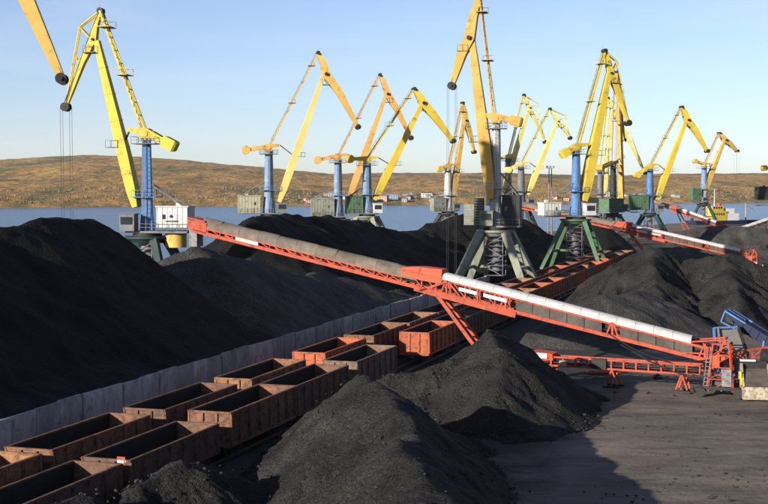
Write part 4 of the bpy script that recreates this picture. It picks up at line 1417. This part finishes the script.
# inclined grey feeder, blue conveyor and cream hopper at the stacker base
def feeder():
    p = at(729, 395, 113.5)
    root = empty('belt_feeder', (p.x, p.y, 0), 0, 'grey inclined belt feeder with blue frame beside the stacker base', 'feeder')
    def l(px, py, Y, dz=0): return at(px, py, Y) - root.location + Vector((0, 0, dz))
    # belt sheet rises away from the viewer
    tl, tr_, br, bl = l(719, 330, 118), l(737, 329, 118), l(747, 357, 113.6), l(723, 358, 113.6)
    k = 6
    for i in range(k):
        f0, f1 = i / k + .006, (i + 1) / k - .006
        a, b, c, d = tl.lerp(bl, f0), tr_.lerp(br, f0), tr_.lerp(br, f1), tl.lerp(bl, f1)
        MB().hexa([x - Vector((0, 0, .18)) for x in (d, c, b, a)], [d, c, b, a]).build('belt_plate', M['feeder_plate'], root)
    MB().beam(tr_ + Vector((.1, 0, .12)), br + Vector((.1, 0, .12)), .14, .5).build('side_rail', M['steel_dark'], root)
    MB().beam(tl + Vector((-.1, 0, .1)), bl + Vector((-.1, 0, .1)), .14, .4).build('side_rail', M['steel_grey'], root)
    fb = MB()
    for q in (tl, tr_):
        fb.beam((q.x, q.y, 0), q + Vector((0, .1, .3)), .18)
    fb.beam(tl + Vector((-.5, 0, .2)), tr_ + Vector((.3, 0, .2)), .12, .16)
    fb.beam(tl + Vector((-.5, 0, .2)), tl + Vector((-.5, -.4, -1.0)), .2)
    fb.build('blue_frame', M['blue_paint'], root)
    lg = MB()
    for q, s in ((bl, -1), (br, 1)):
        lg.beam((q.x + s * .1, q.y - .1, 0), q, .2)
        lg.beam((q.x + s * .1, q.y + 2.6, 0), q, .14)
    lg.beam((bl.x, bl.y - .1, .6), (br.x, br.y - .1, 2.2), .14)
    lg.build('leg', M['blue_paint'], root)
    # blue ladder rails leaning at the left side
    ld = MB()
    a, b = l(732, 372, 112.4), l(739, 394, 112.4)
    for s in (0, .55):
        ld.beam(a + Vector((s, 0, 0)), Vector((b.x + s, b.y, 0)), .13)
    for i in range(6):
        c = a.lerp(Vector((b.x, b.y, 0)), (i + .5) / 6)
        ld.beam(c, c + Vector((.55, 0, 0)), .08)
    ld.build('ladder', M['blue_paint'], root)
    # red girder to the right
    g = MB()
    y_ = 112.8
    for dz in (0, .75):
        g.beam(l(728, 362, y_, dz), l(800, 350, y_ + 1, dz), .16)
    for i in range(6):
        a, b = l(728, 362, y_).lerp(l(800, 350, y_ + 1), i / 6), l(728, 362, y_).lerp(l(800, 350, y_ + 1), (i + 1) / 6)
        g.beam(a, b + Vector((0, 0, .75)), .1)
        g.beam(a, a + Vector((0, 0, .75)), .1)
    g.beam(l(798, 351, y_ + 1), l(798, 351, y_ + 1) * 1.0 - Vector((0, 0, l(798, 351, y_ + 1).z)), .2)
    g.build('red_girder', M['red'], root)
feeder()

def blue_conveyor():
    a, b = at(738, 322, 119.5), at(800, 360, 115.5)
    root = empty('blue_conveyor', (b.x, b.y, 0), 0, 'dark navy covered conveyor with light blue head frame at the right edge', 'conveyor')
    o = root.location
    a, b = a - o, b - o
    d = (b - a).normalized()
    sd = d.cross(UP).normalized()
    n = 8
    for i in range(n):
        p, q = a.lerp(b, i / n + .004), a.lerp(b, (i + 1) / n - .004)
        MB().beam(p, q, 1.35, .85, sd).build('cover_section', M['navy'], root)
    up = sd.cross(d)
    for s in (-.74, .74):
        MB().beam(a + sd * s + up * .5, b + sd * s + up * .5, .09, .12, sd).build('rail', M['navy'], root)
    hd = MB().box(a - d * .4 + up * .52, 2.0, .10, .12, (d, sd, up))
    for q in (-.75, .75):
        hd.beam(a - d * 1.3 + sd * q + up * .5, a + d * 1.0 + sd * q + up * .5, .14)
        hd.beam(a - d * 1.3 + sd * q + up * .5, a - d * 1.2 + sd * q - up * .6, .14)
        hd.beam(a - d * 1.2 + sd * q - up * .6, a + d * .4 + sd * q - up * .5, .12)
    hd.beam(a - d * 1.3 - sd * .75 + up * .5, a - d * 1.3 + sd * .75 + up * .5, .14)
    MB().box(a - d * .35 + up * .3, 1.7, 1.3, .5, (d, sd, up)).build('head_cover', M['navy'], root)
    hd.build('head_frame', M['blue_paint'], root)
    MB().tube(a - d * .7 - sd * .6, a - d * .7 + sd * .6, .38, n=14).build('head_drum', M['steel_dark'], root)
    fr = MB()
    m_ = a.lerp(b, .48)
    for s in (-.9, .9):
        f1, f2 = m_ + sd * s + d * 2.6, m_ + sd * s - d * 0.6
        t_ = m_ + sd * s * .8
        fr.beam((f1.x, f1.y, 0), t_ + d * .9, .17)
        fr.beam((f2.x, f2.y, 0), t_, .17)
        fr.beam(f1 * 1 - UP * (f1.z - 1.6), f2 - UP * (f2.z - 1.6), .14)
        fr.beam((f2.x, f2.y, 1.6), t_ + d * .9, .12)
    fr.build('support_frame', M['blue_paint'], root)
blue_conveyor()

def hopper():
    p = at(755, 405, 109.8)
    root = empty('loading_hopper', (p.x, p.y, 0), R(-8), 'cream sided loading hopper with a grey sloping apron at the right edge', 'hopper')
    root.scale = (.64, .74, .80)
    for x in (-1.75, 1.75):
        q = [(x - .1, -1.5, 1.5), (x - .1, 1.6, 2.0), (x - .1, 1.6, 3.7), (x - .1, .4, 3.75)]
        MB().hexa(q, [(a + .2, b, c) for a, b, c in q]).build('side_plate', M['cream'], root)
    for i in range(5):
        f0, f1 = i / 5 + .008, (i + 1) / 5 - .008
        y0, y1, z0, z1 = -1.35 + 2.1 * f0, -1.35 + 2.1 * f1, 1.65 + 1.55 * f0, 1.65 + 1.55 * f1
        MB().hexa([(-1.62, y0, z0 - .12), (1.62, y0, z0 - .12), (1.62, y1, z1 - .12), (-1.62, y1, z1 - .12)],
                  [(-1.62, y0, z0), (1.62, y0, z0), (1.62, y1, z1), (-1.62, y1, z1)]).build('apron_plate', M['belt_panel'], root)
    MB().box((0, -.1, .78), 3.7, 3.0, 1.35).box((0, -1.62, .9), 3.9, .1, 1.1).build('bin', M['cream'], root)
    MB().box((0, 1.2, 3.5), 3.3, .5, .9).build('back_box', M['steel_dark'], root)
    MB().box((-.9, 1.0, 4.05), 2.0, .8, .16).build('canopy', M['white_paint'], root)
    MB().tube((-2.1, -.6, 1.9), (-1.9, -.6, 1.9), .5, n=14).box((-2.1, -.4, 2.6), .3, .7, .8).build('drive', M['yellow_small'], root)
    MB().tube((1.0, 1.4, 4.6), (3.8, 1.6, 4.2), .75, n=14).build('chute_pipe', M['steel_dark'], root)
    MB().beam((1.4, 1.4, 0), (1.4, 1.4, 4.2), .2).beam((3.4, 1.5, 0), (3.4, 1.5, 4.0), .2).build('pipe_post', M['steel_dark'], root)
    return root
hp = hopper()
h2 = link_copy(hp)
q = at(757, 279, 252)
h2.location = (q.x, q.y, 0)
tag(h2, 'distant cream hopper at the foot of the second stacker on the right', 'hopper')

# small things on the yard
q = at(605, 373, 124.5)
mb = MB()
for i in range(3):
    mb.beam((-1.9 + .3 * i, -.35 + .35 * i, .12 + .1 * (i % 2)), (1.5 + .2 * i, -.2 + .3 * i, .14), .3, .12)
o = mb.build('steel_beams', M['orange_hood'])
o.location = (q.x, q.y, 0.05)
tag(o, 'short bundle of orange steel beams lying on the ground below the low lattice conveyor', 'beams')
q = at(658, 380, 121)
mb = MB()
mb.loft([(-.4, 0, .1), (0, .1, .3), (.4, 0, .12)], [(.5, .3), (.7, .5), (.4, .25)], (0, 1, 0))
o = mb.build('coal_boulder', M['lump'])
o.location = (q.x, q.y, 0)
tag(o, 'single dark boulder of coal lying on the open yard', 'boulder')

# masts
def mast(px, py_top, py_bot, Y, label, twin):
    p, t = at(px, py_bot, Y), at(px, py_top, Y)
    root = empty('light_mast', (p.x, p.y, 0), 0, label, 'mast')
    H = t.z
    for s in ((-.6, .6) if twin else (0,)):
        MB().tube((s, 0, 0), (s * .6, 0, H), .28, .14, n=8).build('pole', M['steel_grey'], root)
    rg = MB()
    for i in range(1, 12):
        rg.beam((-.6, 0, H * i / 12), (.6, 0, H * i / 12), .1)
    rg.build('rung', M['steel_grey'], root)
    MB().box((0, 0, H), 2.6, 1.2, .15).box((-1, -.4, H + .4), .5, .4, .5).box((0, -.4, H + .4), .5, .4, .5).box((1, -.4, H + .4), .5, .4, .5).build('lamp_rack', M['steel_grey'], root)
mast(550, 168, 215, 390, 'thin grey twin pole light mast between the pale yellow crane and the blue tower', True)
mast(608, 150, 215, 470, 'tall pale light mast left of the upright ochre boom', False)

# ship at the quay
def ship():
    p = at(733, 229, 640)
    root = empty('ship', (p.x, p.y, -2.5), R(25), 'small moored ship with yellow and white superstructure beyond the flat topped heap', 'ship')
    hull = [(-30, 0), (-27, -4.6), (18, -5), (27, -2.5), (31, 0), (27, 2.5), (18, 5), (-27, 4.6)]
    mb = MB()
    n = len(hull)
    mb.add([(x * .95, y * .8, -.5) for x, y in hull] + [(x, y, 4.2) for x, y in hull], [(i, (i + 1) % n, (i + 1) % n + n, i + n) for i in range(n)] + [tuple(range(n, 2 * n))])
    mb.build('hull', M['navy'], root)
    s = MB().box((-12, 0, 6.6), 9, 8, 4.8).box((-12.5, 0, 10.2), 7, 7, 2.4).build('superstructure', PAINT['yellow'], root)
    MB().box((-3.5, 0, 6.0), 8, 7.6, 3.6).box((-4.5, 0, 9.0), 5, 6.5, 2.4).build('deck_house', M['white_paint'], root)
    for i in range(5):
        MB().box((-15 + i * 1.4, -4.02, 7.4), .8, .06, .9).build('window', M['glass'], s)
    for i in range(4):
        MB().box((-15 + i * 1.5, -3.53, 10.6), 1.0, .06, .9).build('window', M['glass'], s)
    MB().tube((-12, 0, 11.4), (-12, 0, 20), .25, .12, 8).beam((-14, 0, 16), (-10, 0, 16), .15).build('mast', M['white_paint'], root)
    MB().tube((8, 0, 4), (8, 0, 13), .35, .25, 8).beam((8, 0, 12), (14, 0, 9), .3).build('deck_crane', M['cream'], root)
    MB().tube((-9, 0, 10), (-9, 0, 13), 1.0, n=12).build('funnel', M['red'], root)
ship()

# far shore buildings
HM = {k: mat('house_' + k, c, None, 0.3, 0.8) for k, c in dict(white=(.70, .69, .66), cream=(.55, .48, .36), grey=(.36, .36, .37), pink=(.55, .34, .28), blue=(.32, .40, .50)).items()}
RM = {k: mat('roof_' + k, c, None, 0.3, 0.8) for k, c in dict(red=(.34, .09, .06), grey=(.20, .20, .21), brown=(.16, .10, .07)).items()}
rng = random.Random(5)
cnt = {}
spots = []
for i in range(36):
    if i < 26: px = rng.uniform(305, 440)
    else: px = rng.uniform(520, 680)
    spots.append(px)
spots.sort()
for px in spots:
    t, _ = ray(px, 200)
    dens = 305 < px < 440
    Y = shoreY(t) + 12 + (rng.random() ** 1.5) * (150 if dens else 70)
    X = t * Y
    z = float(hill_z(np.array(X), np.array(Y))) - .5
    hc_, rc = rng.choice(list(HM)), rng.choice(['red', 'grey', 'grey', 'brown'])
    key = (hc_, rc)
    cnt[key] = cnt.get(key, 0) + 1
    big = rng.random() < .22
    w_, d_, h_ = (rng.uniform(9, 13), 7, rng.uniform(5.7, 6.5)) if big else (rng.uniform(4.5, 7), 6, rng.uniform(2.8, 4))
    root = empty('house', (X, Y, z), rng.uniform(-.5, .5), f'small {hc_} house with {rc} roof on the far shore, {ORD[cnt[key]-1]} such from the left', 'house', 'houses along the far shore')
    MB().box((0, 0, h_ / 2), w_, d_, h_).build('wall', HM[hc_], root)
    a, b = w_ / 2 + .4, d_ / 2 + .5
    MB().add([(-a, -b, h_ + .01), (a, -b, h_ + .01), (a, b, h_ + .01), (-a, b, h_ + .01), (-a, 0, h_ + 1.7), (a, 0, h_ + 1.7)],
             [(0, 1, 5, 4), (2, 3, 4, 5), (1, 2, 5), (3, 0, 4), (3, 2, 1, 0)]).build('roof', RM[rc], root)
    for k in range(int(w_ / 3)):
        for q in range(2 if h_ > 5.6 else 1):
            MB().box((-w_ / 2 + 1.6 + k * 3, -d_ / 2 - .02, 1.6 + q * 2.7), 1.2, .08, 1.2).build('window', M['glass'], root)
def shed(px0, px1, py0, py1, label, dy=25):
    t, _ = ray((px0 + px1) / 2, 200)
    Y = shoreY(t) + dy
    a, b = at(px0, py1, Y), at(px1, py0, Y)
    root = empty('shed', ((a.x + b.x) / 2, Y, 0), 0, label, 'shed')
    W, H, z0 = b.x - a.x, b.z - a.z, a.z
    MB().box((0, 6, z0 + H / 2 - 1), W, 12, H + 2).build('wall', HM['white'], root)
    MB().box((0, 6, z0 + H + .25), W + 1, 13, .5).build('roof', M['white_paint'], root)
    m_ = MB()
    for k in range(int(W / 9)):
        m_.box((-W / 2 + 5 + k * 9, -.04, z0 + H * .45), 3.5, .1, H * .5)
    m_.build('gate', HM['grey'], root)
shed(714, 741, 200.5, 204.5, 'long white shed on the far shore at the right')
shed(743, 762, 202.5, 205, 'shorter white shed on the far shore near the right edge')
shed(622, 645, 194.5, 199, 'pale long shed on the far shore behind the upright ochre boom', 60)
shed(668, 690, 197, 199.5, 'low white shed on the far shore left of the dark legged crane', 90)

# air between here and the far shore
hz = MB().box((0, 2200, 95), 4600, 4700, 212).build('haze', None)
hm_ = bpy.data.materials.new('haze_air')
hm_.use_nodes = True
hm_.node_tree.nodes.clear()
ho = hm_.node_tree.nodes.new("ShaderNodeOutputMaterial")
hv_ = hm_.node_tree.nodes.new("ShaderNodeVolumePrincipled")
hv_.inputs["Color"].default_value = (0.82, 0.88, 0.96, 1)
hv_.inputs["Density"].default_value = 0.000018
hv_.inputs["Anisotropy"].default_value = 0.0
hm_.node_tree.links.new(hv_.outputs[0], ho.inputs["Volume"])
hz.data.materials.clear()
hz.data.materials.append(hm_)
tag(hz, kind='stuff')
